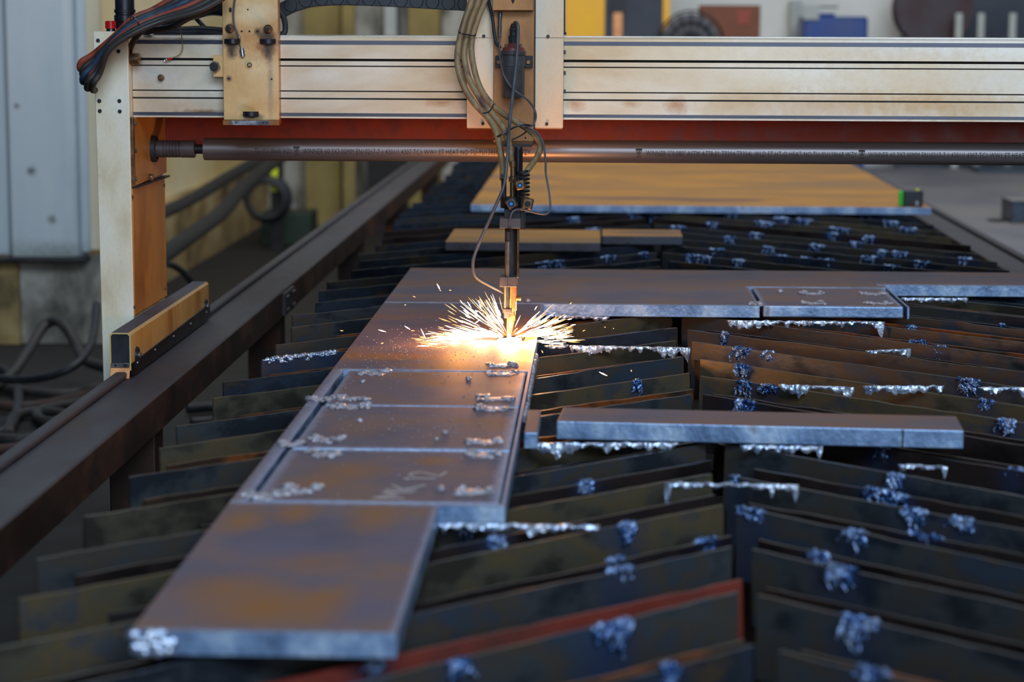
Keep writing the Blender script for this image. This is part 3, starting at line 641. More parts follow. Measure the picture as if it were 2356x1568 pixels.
# leg
def P(px, py, y): return aty(px, py, y)
LF = 5.60
la, lb_, lc, ld = P(214, 72, LF), P(289, 72, LF), P(304, 738, LF), P(238, 888, LF)
xs = -1.207
b = MB(); b.prism([(la.x, la.z), (xs, la.z), (xs, ld.z - .02), (P(238, 888, LF).x, ld.z)], LF, LF + .012, 'xz'); legf = b.build('leg_front', 'cream_paint', G, bevel=.002)
MB().box(la.x + .004, xs - .004, LF + .012, 6.04, .70, la.z - .004).build('leg_body', 'cream_paint', G, bevel=.002)
zc = P(300, 432, 5.62).z; zcb = P(380, 405, 6.04).z
sp = MB(); sp.prism([(LF + .02, .862), (6.045, .862), (6.045, zc), (LF + .02, zc)], xs - .004, xs, 'yz'); side = sp.build('side_panel', 'tan_side', G, bevel=.001)
for px, py in ((304, 453), (308, 706), (377, 426), (379, 663)):
    c = atx(px, py, xs); bolt(side, c, .005, .003, 'brass_dark', 'screw', (1, 0, 0))
ztb = P(303, 272, LF).z
br = MB(); br.prism([(LF + .02, zc + .004), (6.045, zc + .012), (6.045, ztb + .0), (LF + .02, ztb)], xs - .004, xs + .006, 'yz'); brk = br.build('bearing_plate', 'tan_side', G, bevel=.0015)
lip = MB().box(xs - .004, xs + .012, LF + .018, 6.06, zc - .001, zc + .004); lip.build('plate_lip', 'dark_steel', G)
MB().box(xs - .002, xs + .008, LF + .005, LF + .021, zc + .004, ztb + .002).build('edge_bar', 'brass_dark', G, bevel=.001)
for px, py in ((309, 284), (311, 347), (312, 411)):
    c = atx(px, py, xs + .006); bolt(brk, c, .005, .004, 'steel_mid', 'screw', (1, 0, 0))
c = atx(343, 408, xs + .006); bolt(brk, c, .011, .012, 'brass_dark', 'bolt', (1, 0, 0), True)
for px, py in ((229, 232), (275, 232), (230, 255), (276, 256), (226, 93), (273, 118)):
    bolt(legf, P(px, py, LF), .005, .004, 'black_plastic', 'screw')
b = MB(); c0, c1 = P(291, 135, 5.62), P(322, 136, 5.62); b.cyl((xs, 5.62, c1.z), (c1.x, 5.62, c1.z), .0155, seg=28); b.build('stop_buffer', 'brass_dark', G, bevel=.002)
# end carriage riding on the rail
y0, y1 = 5.28, 6.37; xa, xb_ = -1.2, -1.147; zt = .865; zm = .783
E = []
b = MB(); wl = .0035
b.prism([(xa, zm - .012), (xa, zt - .006), (xa + .006, zt), (xb_ - .006, zt), (xb_, zt - .006), (xb_, zm - .012), (xb_ - wl, zm - .012), (xb_ - wl, zt - wl - .005), (xb_ - .008, zt - wl), (xa + .008, zt - wl), (xa + wl, zt - wl - .005), (xa + wl, zm - .012)], y0, y1, 'xz')
car = b.build('end_carriage', 'carriage_side', G, smooth=False)
MB().box(xa + .006, xb_ - .006, y0 + .002, y1, zt - .0005, zt + .0006).build('carriage_top', 'soot_top', car)
MB().box(xa + wl, xb_ - wl, y0 + .004, y0 + .012, zm - .004, zt - wl - .001).build('end_cap', 'black_plastic', car, bevel=.001)
MB().box(xa + wl, xb_ - wl, y1 - .012, y1 - .004, zm - .004, zt - wl - .001).build('end_cap', 'black_plastic', car)
b = MB(); b.hexa([(xb_ - .001, y0 + .004, .757), (xb_ + .004, y0 + .02, .757), (xb_ + .004, y1, .757), (xb_ - .001, y1, .757), (xb_ - .001, y0 + .0, zm + .006), (xb_ + .004, y0 + .0, zm + .006), (xb_ + .004, y1, zm + .016), (xb_ - .001, y1, zm + .016)])
sk = b.build('skirt', 'dark_steel', car)
for y in (5.33, 5.55, 5.80, 6.05, 6.3): bolt(sk, (xb_ + .004, y, .783), .0035, .003, 'steel_bright', 'screw', (1, 0, 0))
for yy in (5.345, 6.31):
    b = MB(); b.cyl((xb_ - .01, yy, .80), (xb_ + .005, yy, .80), .022, seg=28); w = b.build('wheel', 'black_plastic', car, bevel=.002)
    b = MB(); b.cyl((xb_ + .005, yy, .80), (xb_ + .011, yy, .80), .008, seg=16); b.build('hub', 'steel_mid', w, bevel=.001)
b = MB(); b.hexa([(xa + .001, y0 - .012, .752), (xb_ - .003, y0 - .012, .752), (xb_ - .003, y0 - .007, .752), (xa + .001, y0 - .007, .752), (xa + .003, y0 - .004, .782), (xb_ - .002, y0 - .004, .782), (xb_ - .002, y0 + .001, .782), (xa + .003, y0 + .001, .782)])
wp = b.build('wiper', 'copper', car, bevel=.001)
MB().box(xa + .004, xb_ - .004, y0 - .008, y0 - .002, .779, .791).build('wiper_bar', 'steel_mid', wp, bevel=.001)
for f in (.3, .75): bolt(wp, (xa + (xb_ - xa)*f, y0 - .008, .785), .0032, .002, 'dark_steel', 'screw')
# motor and red button on the leg top
c = P(288, 60, 5.68); ztop = la.z - .004
t = thing('drive_motor', (c.x, 5.68, ztop), 'black drive motor standing on top of the gantry leg', 'motor')
b = MB(); b.lathe((c.x, 5.68, ztop), [(0, .024), (.028, .024), (.03, .028), (.045, .028), (.047, .025), (.12, .025)]); b.build('housing', 'black_plastic', t)
b = MB(); b.cyl((c.x, 5.68, ztop + .052), (c.x, 5.68, ztop + .06), .0275); b.build('band', 'dark_steel', t)
c = P(255, 60, 5.66)
t = thing('push_button', (c.x, 5.66, ztop), 'red push button with black collar on top of the gantry leg', 'button')
b = MB(); b.lathe((c.x, 5.66, ztop), [(0, .013), (.011, .011)]); b.build('collar', 'black_plastic', t)
b = MB(); b.lathe((c.x, 5.66, ztop + .011), [(0, .0145), (.018, .0145), (.02, .012)]); b.build('cap', 'red_plastic', t)

# ------------------------------------------------------------------ pipe
PX0 = aty(470, 341, 5.85); PX1 = aty(2340, 356, 5.85); pz = (PX0.z + PX1.z)/2; PR = .03015; PY = 5.85
T = thing('drive_pipe', (0, PY, pz), 'printed stainless steel pipe running under the gantry beam', 'pipe')
b = MB(); b.cyl((PX0.x, PY, pz), (XB1, PY, pz), PR, seg=64); pipe = b.build('pipe_body', 'pipe_steel', T, bevel=.001)
xk = aty(449, 341, PY).x
b = MB(); b.cyl((xk - .02, PY, pz), (PX0.x + .02, PY, pz), .013, seg=24); b.build('shaft', 'dark_steel', T)
x0_ = xs + .006
xq = aty(347, 341, PY).x
b = MB(); seg = [(x0_ - 0, .020), (xq - .003, .020)]
prof = [(xq, .0235)]
xa_ = xq
for k in range(6):
    u = xq + .036 + k*.0085
    prof += [(u, .0235), (u + .001, .0205), (u + .003, .0205), (u + .004, .0235)]
prof += [(xk - .0015, .0235), (xk, .022)]
b.lathe((0, PY, pz), [(h, r) for h, r in prof], 'x', 32); b.build('coupling', 'coil_grey', T)
b = MB(); b.lathe((0, PY, pz), [(x0_, .036), (x0_ + .012, .036), (x0_ + .014, .03), (xq + .001, .022)], 'x', 32); b.build('bearing_flange', 'black_rubber', T)
def text_mesh(s, size, xscale=.9):
    cu = bpy.data.curves.new('t', 'FONT'); cu.body = s; cu.size = size; cu.resolution_u = 2; cu.space_character = 1.08
    ob = bpy.data.objects.new('t', cu); C.objects.link(ob)
    dg = bpy.context.evaluated_depsgraph_get(); me = bpy.data.meshes.new_from_object(ob.evaluated_get(dg))
    bpy.data.objects.remove(ob); vs = [(v.co.x, v.co.y) for v in me.vertices]; fs = [tuple(p.vertices) for p in me.polygons]
    bpy.data.meshes.remove(me); return vs, fs
def wrap(b, vs, fs, x0, x1, vofs):
    mx = max(v[0] for v in vs); k = (x1 - x0)/mx
    t_ = bmesh.new(); q = [t_.verts.new((u, v, 0)) for u, v in vs]
    for f in fs:
        try: t_.faces.new([q[e] for e in f])
        except ValueError: pass
    for h in range(-3, 12):                       # cut into narrow bands so the print follows the round pipe
        bmesh.ops.bisect_plane(t_, geom=t_.verts[:] + t_.edges[:] + t_.faces[:], plane_co=(0, h*.0021, 0), plane_no=(0, 1, 0))
    mp_ = {}
    for v in t_.verts:
        a = (v.co.y + vofs)/PR; rr = PR + .0004
        mp_[v] = b.bm.verts.new((x0 + v.co.x*k, PY - rr*math.cos(a), pz + rr*math.sin(a)))
    for f in t_.faces: b.face([mp_[v] for v in f.verts])
    t_.free()
LINE1 = 'WINNER 60.3X2.00MM EN10217-7 1.4301/1.4307 TC1 WW1 ET HEAT NO TU-YU138668'
LINE2 = 'WINNER 2"0.080" ASTM A778-01 TP304/TP304L WLD ET.HT-O HEAT NO.TU-YU138668 WZY'
def pxx(px): return aty(px, 350, PY - PR).x
b = MB()
for s, a, c in [('TU-YU138668 WZY', 586, 672), (LINE1, 697, 1152), ('WZY', 1194, 1220), (LINE2, 1486, 1972), (LINE1, 1998, 2455)]:
    b = MB(); vs, fs = text_mesh(s, .020); wrap(b, vs, fs, pxx(a), pxx(c), -.009)
    b.build('printed_text', 'ink', pipe, smooth=False)
for c in (682, 1470, 1983):
    b = MB(); x = pxx(c); w = .0085
    sh = [(-w, .010), (w, .010), (w*.9, .002), (w*.45, -.005), (0, -.008), (-w*.45, -.005), (-w*.9, .002)]
    inn = [(u*.78, .001 + (v - .001)*.78) for u, v in sh]
    ring = list(zip(sh, sh[1:] + sh[:1], inn, inn[1:] + inn[:1]))
    def V(u, v): 
        a = (v - .0005)/PR; rr = PR + .0004; return b.bm.verts.new((x + u, PY - rr*math.cos(a), pz + rr*math.sin(a)))
    for p_, q_, r_, s_ in ring: b.face([V(*p_), V(*q_), V(*s_), V(*r_)])
    for q_ in ([(-w, .006), (w, .006), (w, .0105), (-w, .0105)], [(-w*.85, -.0125), (w*.85, -.0125), (w*.85, -.0105), (-w*.85, -.0105)],
               [(-.005, .006), (-.003, .006), (-.001, -.004), (-.0025, -.004)], [(.005, .006), (.003, .006), (.001, -.004), (.0025, -.004)], [(-.001, .006), (.001, .006), (.0025, -.003), (.001, -.004)], [(-.001, .006), (.001, .006), (-.001, -.004), (-.0025, -.003)]):
        b.face([V(*e_) for e_ in q_])
    b.build('printed_emblem', 'ink', pipe, smooth=False)

# ------------------------------------------------------------------ left carriage plate
YC = 5.615
def S(px, py, r, c, sq=(1, 1, 1), amt=1.): return (tuple(P(px, py, YC)), r, c, sq, amt)
mat('soot_tan', [(.3, (196, 150, 92)), (.5, (216, 178, 122)), (.7, (226, 198, 150))], 8, (1, 1, .6), rough=.4, metal=.1, fine=.08,
    spots=[S(610, 92, .075, (178, 112, 40), (1, 0, 1), .9), S(535, 88, .05, (170, 112, 50), (1, 0, 1), .8), S(616, 98, .030, (24, 18, 16), (1, 0, .8)), S(612, 78, .024, (36, 26, 20), (1, 0, 1)), S(617, 118, .026, (44, 34, 28), (1.6, 0, .8)), S(534, 98, .026, (30, 24, 20), (1, 0, .8)),
           S(532, 115, .026, (60, 44, 34), (1.6, 0, .8)), S(528, 66, .016, (44, 32, 26), (1, 0, 1)), S(592, 72, .010, (30, 20, 14), (1, 0, 1)), S(527, 181, .010, (60, 30, 10), (1, 0, 1)), S(578, 250, .03, (196, 140, 66), (1, 0, 1.5), .7), S(580, 268, .03, (20, 16, 14), (.8, 0, 2.2)), S(622, 200, .09, (140, 120, 110), (9, 0, .8), .6), S(590, 30, .06, (226, 206, 166), (1, 0, 1.6), .9)])
T = thing('tool_carriage', (P(577, 288, YC).x, YC, P(577, 288, YC).z), 'scorched tan tool plate without a torch on the left part of the beam', 'carriage')
xl, xr = P(513, 150, YC).x, P(640, 150, YC).x; zb_ = P(577, 276, YC).z
b = MB().box(xl, xr, YC, YC + .018, zb_, 1.95); plate = b.build('face_plate', 'soot_tan', T, bevel=.0015)
MB().box(xr - .006, xr, YC + .018, YF - .001, zb_ - .01, 1.95).build('side_plate', 'holder_brown', T)
MB().box(xl, xl + .006, YC + .018, YF - .001, zb_ - .01, 1.95).build('side_plate', 'holder_brown', T)
zz = P(577, 288, YC).z
MB().box(xl - .002, xr + .001, YC - .004, YC + .02, zz, zb_ - .0005).build('bottom_bar', 'holder_brown', T, bevel=.001)
s0, s1 = P(530, 282, YC).x, P(622, 282, YC).x
st = MB().box(s0, s1, YC - .0065, YC - .004, zz + .0005, zb_ - .001).build('silver_strip', 'steel_bright', T, bevel=.0005)
zm_ = (zz + zb_)/2
for px in (534, 616): bolt(st, (P(px, 282, YC).x, YC - .0065, zm_), .0042, .003, 'steel_mid', 'screw')
for px in (544, 607): bolt(st, (P(px, 282, YC).x, YC - .0065, zm_), .0022, .0004, 'slot_black', 'hole')
for px, py in ((529, 66), (617, 67)):
    c = P(px, py, YC); bolt(plate, c, .0118, .003, 'brass_dark', 'washer'); bolt(plate, c + Vector((0, -.003, 0)), .0098, .007, 'brass_dark', 'nut', hexa=True); bolt(plate, c + Vector((0, -.01, 0)), .0052, .006, 'dark_steel', 'stud')
for px, py, w in ((534, 95, 20), (616, 95, 20), (577, 262, 20)):
    c = P(px, py, YC); r = w*YC/F; b = MB(); b.lathe((c.x, YC + .008, c.z - .0065), [(0, r*.95), (.001, r), (.012, r), (.013, r*.95)]); b.build('roller', 'black_plastic', T)
c = P(575, 149, YC); bolt(plate, c, .0115, .002, 'soot_tan', 'washer'); bolt(plate, c + Vector((0, -.002, 0)), .0065, .006, 'brass_dark', 'bolt'); bolt(plate, c + Vector((0, -.008, 0)), .003, .001, 'steel_bright', 'bolt_centre')
for px, py, r in ((570, 22, .0022), (556, 72, .0028), (574, 72, .0028), (592, 72, .0028), (526, 181, .0028), (625, 182, .0026)): bolt(plate, P(px, py, YC), r, .0004, 'slot_black', 'hole')
c = P(530, 23, YC); b = MB(); b.prism([(c.x + .004*math.cos(a)*.9, c.z + .0068*math.sin(a)) for a in (2*math.pi*k/20 for k in range(20))], YC - .0004, YC + .001, 'xz'); b.build('hole', 'slot_black', plate)
xk0, xk1 = P(490, 150, YC).x, xl; MB().box(xk0, xk1 + .002, YC + .002, YF - .001, P(500, 177, YC).z, P(500, 127, YC).z).build('side_block', 'soot_tan', T, bevel=.001)
c = P(495, 153, YC); b = MB(); b.hexnut(c + Vector((0, .004, 0)), c + Vector((0, -.012, 0)), .0145); fit = b.build('fitting', 'steel_mid', T, bevel=.001)
bolt(fit, c + Vector((0, -.012, 0)), .010, .006, 'dark_steel', 'ferrule'); bolt(fit, c + Vector((0, -.018, 0)), .004, .0006, 'slot_black', 'bore')
w = thing('sensor_wire', tuple(P(545, 60, YC - .01)), 'braided sensor lead with silver connector on the scorched tool plate', 'wire')
MB().tube([P(x, y, YC - .012) for x, y in ((543, -30), (540, 0), (537, 30), (538, 52), (542, 66), (547, 78), (549, 83))], .0026, 8).build('lead', 'cable_grey', w)
c = P(550, 86, YC - .012); MB().blob(c, .004, .004, .0042, .4, 120).build('solder_joint', 'steel_bright', w)
MB().tube([P(x, y, YC - .012) for x, y in ((550, 86), (552, 94), (550, 100), (554, 110))], .0012, 6).build('thin_core', 'hose_dark', w)
a0, a1 = P(556, 110, YC - .008), P(559, 131, YC - .008); d = a1 - a0; b = MB()
for f0, f1, r in ((0, .3, .0052), (.3, .38, .0078), (.38, .75, .0062), (.75, .83, .0075), (.83, 1, .0035)): b.cyl(a0 + d*f0, a0 + d*f1, r, seg=16)
b.build('connector', 'steel_bright', w)

# ------------------------------------------------------------------ torch carriage
T = thing('torch_carriage', (P(1185, 330, 5.55).x, 5.6, P(1185, 330, 5.55).z), 'cream and brown torch carriage in the middle of the gantry beam', 'carriage')
Y1 = 5.60
for x0p, x1p, nm in ((1074, 1136, 'a'), (1231, 1296, 'b')):
    xa2, xb2 = P(x0p, 200, Y1).x, P(x1p, 200, Y1).x; zl, zmid = P(x0p, 294, Y1).z, P(x0p, 87, Y1).z
    lo_ = MB().box(xa2, xb2, Y1, Y1 + .045, zl, zmid - .0006).build('cover', 'cover_cream', T, bevel=.0012)
    hi_ = MB().box(xa2, xb2, Y1 + .001, Y1 + .045, zmid + .0006, 1.95).build('upper_cover', 'cover_cream', T, bevel=.0012)
    xb3 = P(1111 if nm == 'a' else 1258, 284, Y1).x
    bolt(lo_, (xb3, Y1, P(1111, 284, Y1).z), .0042, .005, 'black_plastic', 'screw'); bolt(hi_, (xb3 + .002, Y1, P(1111, 83, Y1).z), .0042, .005, 'black_plastic', 'screw')
    MB().box(xa2 + .002, xb2 - .002, Y1 + .002, YF - .001, zl - .003, zl).build('cover_lip', 'holder_brown', T)
xa2, xb2 = P(1136, 200, Y1).x, P(1229, 200, Y1).x
MB().box(xa2, xb2, Y1 - .012, Y1 + .03, P(1180, 327, Y1).z, 1.95).build('holder_plate', 'holder_brown', T, bevel=.0012)
MB().box(xa2 - .001, xb2 - .001, Y1 - .05, Y1 - .013, P(1180, 24, Y1 - .05).z, 1.95).build('slide_block', 'holder_brown', T, bevel=.0012)
MB().box(xb2, xb2 + .003, Y1 - .01, Y1 + .03, P(1230, 294, Y1).z, 1.95).build('guide_edge', 'dark_steel', T)
b = MB(); q = P(1180, 3, Y1 - .0505); b.prism([(q.x - .004, q.z + .012), (q.x + .004, q.z + .012), (q.x + .004, q.z), (q.x, q.z - .007), (q.x - .004, q.z)], Y1 - .0505, Y1 - .049, 'xz'); b.build('arrow_mark', 'slot_black', T)
bolt(T, P(1209, 317, Y1 - .012), .0024, .0006, 'slot_black', 'hole')
for py in (120, 168, 210): q = P(1298, py, Y1 + .01); MB().box(q.x - .001, q.x + .004, Y1, Y1 + .02, q.z - .005, q.z + .005).build('edge_clip', 'black_plastic', T)
MB().tube([P(1299, y, Y1 + .01) for y in (-30, 20, 74)], .0016, 6).build('edge_wire', 'black_rubber', T); q = P(1300, 77, Y1 + .01); MB().blob(q, .004, .004, .004, .1, 50).build('wire_clip', 'black_plastic', T)
MB().box(P(1146, 330, 5.5).x, P(1226, 330, 5.5).x, 5.42, 5.588, P(1180, 334, 5.5).z, P(1180, 328, 5.5).z).build('torch_arm', 'dark_steel', T)
# ignition coil
YI = 5.555; cx_ = P(1181, 170, YI).x; k = YI/F
def zi(py): return P(1181, py, YI).z
I = thing('ignition_coil', (cx_, YI, zi(223)), 'dark grey can-shaped ignition coil strapped to the torch carriage', 'coil')
b = MB(); b.lathe((cx_, YI, 0), [(zi(223), 24*k), (zi(221), 25.5*k), (zi(127), 26*k), (zi(125), 28.5*k), (zi(119), 29*k), (zi(117), 27.5*k)]); b.build('can', 'coil_grey', I)
b = MB(); b.lathe((cx_, YI, 0), [(zi(153), 26*k), (zi(152), 27.5*k), (zi(129), 27.5*k), (zi(128), 26*k)]); b.build('strap', 'coil_grey', I)
b = MB(); b.lathe((cx_, YI, 0), [(zi(118), 26.5*k), (zi(110), 24*k), (zi(104), 13*k), (zi(97), 9*k)]); b.build('cap', 'coil_red', I)
b = MB(); b.lathe((cx_, YI, 0), [(zi(99), 10.5*k), (zi(84), 11.5*k), (zi(82), 9*k), (zi(72), 8*k), (zi(70), 9.5*k), (zi(64), 8*k), (zi(54), 5*k)]); b.build('boot', 'black_rubber', I)
for s in (-1, 1):
    MB().box(cx_ + s*26*k if s > 0 else cx_ - 42*k, cx_ + 44*k if s > 0 else cx_ - 26*k, YI + .016, YI + .020, zi(156), zi(128)).build('bracket', 'dark_steel', I, bevel=.001)
    bolt(I, (cx_ + s*34*k, YI + .016, zi(143)), .0065, .006, 'brass_dark', 'bolt', hexa=True)
    b = MB(); b.cyl((cx_ + s*17*k, YI - .008, zi(112)), (cx_ + s*17*k, YI - .008, zi(101)), .0028, seg=10); b.build('terminal', 'steel_mid', I)
# hoses and leads at the torch carriage
def hose(name, pts, r, m, label, cat='hose', group=None, **kw):
    o = MB().tube([aty(*p) for p in pts], r, 12, **kw).build(name, m); return tag(o, label, cat, group)
g = 'gas hoses hanging at the torch'
hose('gas_hose', [(1095, -40, 5.53), (1085, 0, 5.52), (1064, 65, 5.51), (1053, 120, 5.50), (1055, 160, 5.49), (1068, 200, 5.48), (1092, 238, 5.47), (1120, 268, 5.46), (1140, 300, 5.44), (1151, 345, 5.42), (1157, 385, 5.40), (1157, 415, 5.385)], .0082, 'hose_tan', 'tan gas hose with the widest bend, leftmost at the torch carriage', group=g)
hose('gas_hose', [(1112, -40, 5.545), (1102, 0, 5.535), (1080, 60, 5.53), (1068, 120, 5.52), (1074, 165, 5.51), (1090, 203, 5.50), (1112, 238, 5.485), (1138, 268, 5.47), (1160, 298, 5.45), (1170, 330, 5.43), (1177, 358, 5.40), (1179, 378, 5.385)], .0082, 'hose_tan', 'tan gas hose running between the two others at the torch carriage', group=g)
hose('gas_hose', [(1128, -40, 5.555), (1116, 0, 5.55), (1097, 50, 5.545), (1085, 100, 5.54), (1089, 150, 5.53), (1104, 200, 5.52), (1128, 236, 5.505), (1155, 260, 5.49), (1188, 280, 5.475), (1216, 298, 5.46), (1236, 318, 5.45), (1243, 338, 5.44), (1236, 360, 5.42), (1220, 383, 5.40), (1207, 402, 5.385)], .0078, 'hose_tan', 'tan gas hose that swings right and turns orange above the torch', group=g)
hose('ignition_lead', [(1181, 60, 5.545), (1185, 52, 5.53), (1191, 56, 5.51), (1192, 80, 5.505), (1189, 130, 5.50), (1183, 190, 5.495), (1176, 250, 5.46), (1171, 300, 5.42), (1168, 355, 5.375), (1160, 423, 5.355), (1146, 461, 5.35), (1114, 532, 5.34), (1094, 580, 5.33), (1088, 609, 5.32), (1096, 637, 5.315), (1130, 658, 5.315), (1160, 673, 5.33)], .0042, 'cable_grey', 'grey ignition lead from the coil, bowing out left and turning orange beside the torch', 'cable')
hose('sensor_cable', [(1150, 30, 5.575), (1149, 90, 5.56), (1150, 130, 5.54), (1158, 170, 5.515), (1176, 200, 5.51), (1192, 214, 5.51), (1214, 230, 5.52), (1229, 250, 5.53), (1233, 270, 5.52), (1226, 287, 5.48), (1214, 292, 5.445), (1236, 306, 5.43), (1250, 330, 5.42), (1255, 370, 5.40), (1256, 400, 5.385), (1263, 440, 5.37), (1266, 475, 5.36), (1259, 491, 5.35), (1236, 490, 5.34), (1206, 482, 5.32), (1184, 483, 5.305), (1175, 497, 5.30), (1173, 520, 5.302)], .0026, 'cable_grey', 'thin grey cable looping right of the torch and back to its clamp', 'cable')
hose('spare_cable', [(1214, 300, 5.50), (1204, 308, 5.51), (1190, 316, 5.52), (1178, 321, 5.53)], .0018, 'cable_grey', 'short thin cable end behind the hoses at the holder plate', 'cable')
hose('control_cable', [(1120, -30, 5.59), (1124, 0, 5.585), (1133, 40, 5.58), (1137, 75, 5.575), (1142, 98, 5.57), (1151, 110, 5.565)], .0042, 'black_rubber', 'black cable behind the tan hoses entering the ignition coil', 'cable')
o = MB(); a0, a1 = P(1151, 28, 5.573), P(1149, 86, 5.56); d = a1 - a0
for f0, f1, r in ((0, .24, .0055), (.24, .55, .0046), (.55, 1, .0050)): o.cyl(a0 + d*f0, a0 + d*f1, r, r*.9, seg=14)
tag(o.build('cable_plug', 'coil_grey'), 'slim grey cable plug above the ignition coil', 'plug')
def tie(pts, label, r=.0016): tag(MB().tube([aty(*p) for p in pts], r, 6).build('cable_tie', 'black_plastic'), label, 'cable tie', 'cable ties around the torch hoses')
tie([(1054, 70, 5.52), (1058, 75, 5.498), (1076, 80, 5.505), (1092, 82, 5.525), (1094, 78, 5.53)], 'black cable tie, topmost around the three tan hoses'); q = P(1092, 82, 5.522)
tie([(1104, 256, 5.49), (1112, 260, 5.455), (1124, 257, 5.458), (1132, 248, 5.475), (1137, 238, 5.49)], 'black cable tie, middle one around the tan hoses')
tie([(1137, 319, 5.45), (1148, 312, 5.42), (1165, 303, 5.42), (1185, 292, 5.435), (1205, 287, 5.44), (1219, 288, 5.45)], 'long black cable tie slung across hoses above the torch', .0024)

# ------------------------------------------------------------------ cutting torch
YT = 5.335; k = YT/F
def X(px, py=600): return P(px, py, YT).x
def Z(py): return P(1175, py, YT).z
T = thing('cutting_torch', (TORCH.x, YT, PT), 'dark oxy-fuel cutting torch hanging over the plate with sparks at its tip', 'torch')
def seg_(name, px0, px1, py0, py1, m, y=YT, prof=None, n=24):
    xc, r = (X(px0, py0) + X(px1, py0))/2, (px1 - px0)/2*k
    b = MB(); xb = (X(px0, py1) + X(px1, py1))/2
    b.cyl((xc, y, Z(py0)), (xb, y, Z(py1)), r, seg=n); return b.build(name, m, T, bevel=min(.001, r*.15))
def blk(name, px0, px1, py0, py1, y0, y1, m, bev=.001):
    pm = (py0 + py1)/2
    return MB().box(X(px0, pm), X(px1, pm), y0, y1, Z(py1), Z(py0)).build(name, m, T, bevel=bev)
seg_('stem', 1181, 1201, 340, 470, 'black_plastic', YT + .055)
seg_('stem_tube', 1184, 1198, 344, 396, 'dark_steel', YT + .03)
seg_('hose_fitting', 1171, 1187, 372, 386, 'brass_dark', YT + .03); seg_('hose_fitting', 1173, 1185, 386, 408, 'brass_dark', YT + .03); seg_('union_nut', 1169, 1187, 408, 420, 'brass_dark', YT + .03, n=6)
seg_('supply_pipe', 1172, 1184, 420, 470, 'brass_dark', YT + .03)
seg_('union_nut', 1150, 1166, 402, 412, 'steel_mid', YT + .03, n=6); seg_('supply_pipe', 1152, 1164, 412, 470, 'dark_steel', YT + .03)
b = MB(); pts = []
for q in range(7*14 + 1):
    a = 2*math.pi*q/14; f = q/(7*14); pts.append((X(1206, 420) + 10*k*math.cos(a), YT + .02 + 10*k*math.sin(a), Z(394) + (Z(458) - Z(394))*f))
b.tube(pts, .0033, 7, smooth=False); b.build('spring', 'black_rubber', T)
def valve(px, py, r, y, tilt, m, dot=True):
    c = Vector((X(px, py), y, Z(py))); u = Vector((math.cos(tilt), 0, math.sin(tilt))); v = Vector((-math.sin(tilt), 0, math.cos(tilt))); d = Vector((0, 1, 0))
    b = MB(); b.obox(c, u*r, d*r*1.2, v*r); o = b.build('valve_block', m, T, bevel=r*.28)
    b = MB(); b.cyl(c - d*r*1.2, c - d*(r*1.35), r*.55, seg=20); b.build('valve_cap', 'dark_steel', o, bevel=.0005)
    if dot: b = MB(); b.cyl(c - d*r*1.35, c - d*(r*1.42), r*.30, seg=16); b.build('valve_lens', 'lens_blue', o)
valve(1197, 424, .0115, YT - .012, R(12), 'brass_dark'); valve(1177, 467, .0125, YT - .006, R(32), 'coil_grey'); valve(1214, 468, .0135, YT + .004, R(-12), 'brass_dark', False)
seg_('manifold', 1150, 1200, 455, 480, 'dark_steel', YT + .03)
blk('head_block', 1160, 1197, 480, 506, YT - .006, YT + .04, 'dark_steel'); blk('clamp', 1150, 1199, 500, 523, YT - .026, YT + .03, 'coil_grey', .0015); blk('clamp_arm', 1190, 1206, 486, 530, YT + .02, YT + .09, 'dark_steel')
seg_('barrel', 1161, 1190, 520, 640, 'dark_steel', YT + .012); seg_('cutting_pipe', 1187, 1194, 528, 640, 'brass_dark', YT + .02)
seg_('sensor_socket', 1165, 1177, 530, 552, 'black_rubber', YT - .026); seg_('sensor_body', 1163, 1177, 552, 640, 'steel_mid', YT - .026)
blk('lower_clamp', 1151, 1189, 633, 656, YT - .036, YT + .03, 'coil_grey', .0015); blk('clamp_slit', 1168.5, 1169.5, 636, 655.5, YT - .0368, YT - .03, 'slot_black', 0)
seg_('sensor_shaft', 1159, 1175, 656, 706, 'steel_mid', YT - .024); seg_('collar', 1157, 1180, 706, 716, 'coil_grey', YT - .024); seg_('sensor_nose', 1160, 1176, 716, 728, 'coil_grey', YT - .024)
seg_('torch_head', 1170, 1188, 656, 715, 'copper', YT + .006); seg_('nozzle_nut', 1165, 1186, 724, 738, 'copper', YT + .006, n=6)
seg_('torch_neck', 1170, 1186, 714, 726, 'brass_dark', YT + .006)
b = MB(); b.cyl((X(1175, 738), YT + .006, Z(738)), (X(1172, 764), YT + .006, Z(766)), 9*k, 5*k, seg=24); b.build('nozzle', 'copper', T)
seg_('thumb_screw', 1186, 1188, 684, 688, 'brass_dark', YT + .006); q = Vector((X(1195, 686), YT + .006, Z(686))); MB().cyl(q - Vector((.009, 0, 0)), q + Vector((.003, 0, 0)), .005, .0065).build('thumb_knob', 'brass_dark', T, bevel=.001)
seg_('probe_rod', 1166.5, 1170, 727, 777, 'brass_dark', YT - .024, n=10)
rc_ = Vector((X(1176, 775), YT - .012, Z(775))); MB().torus(rc_, .0315, .0040).build('sensor_ring', 'dark_steel', T)
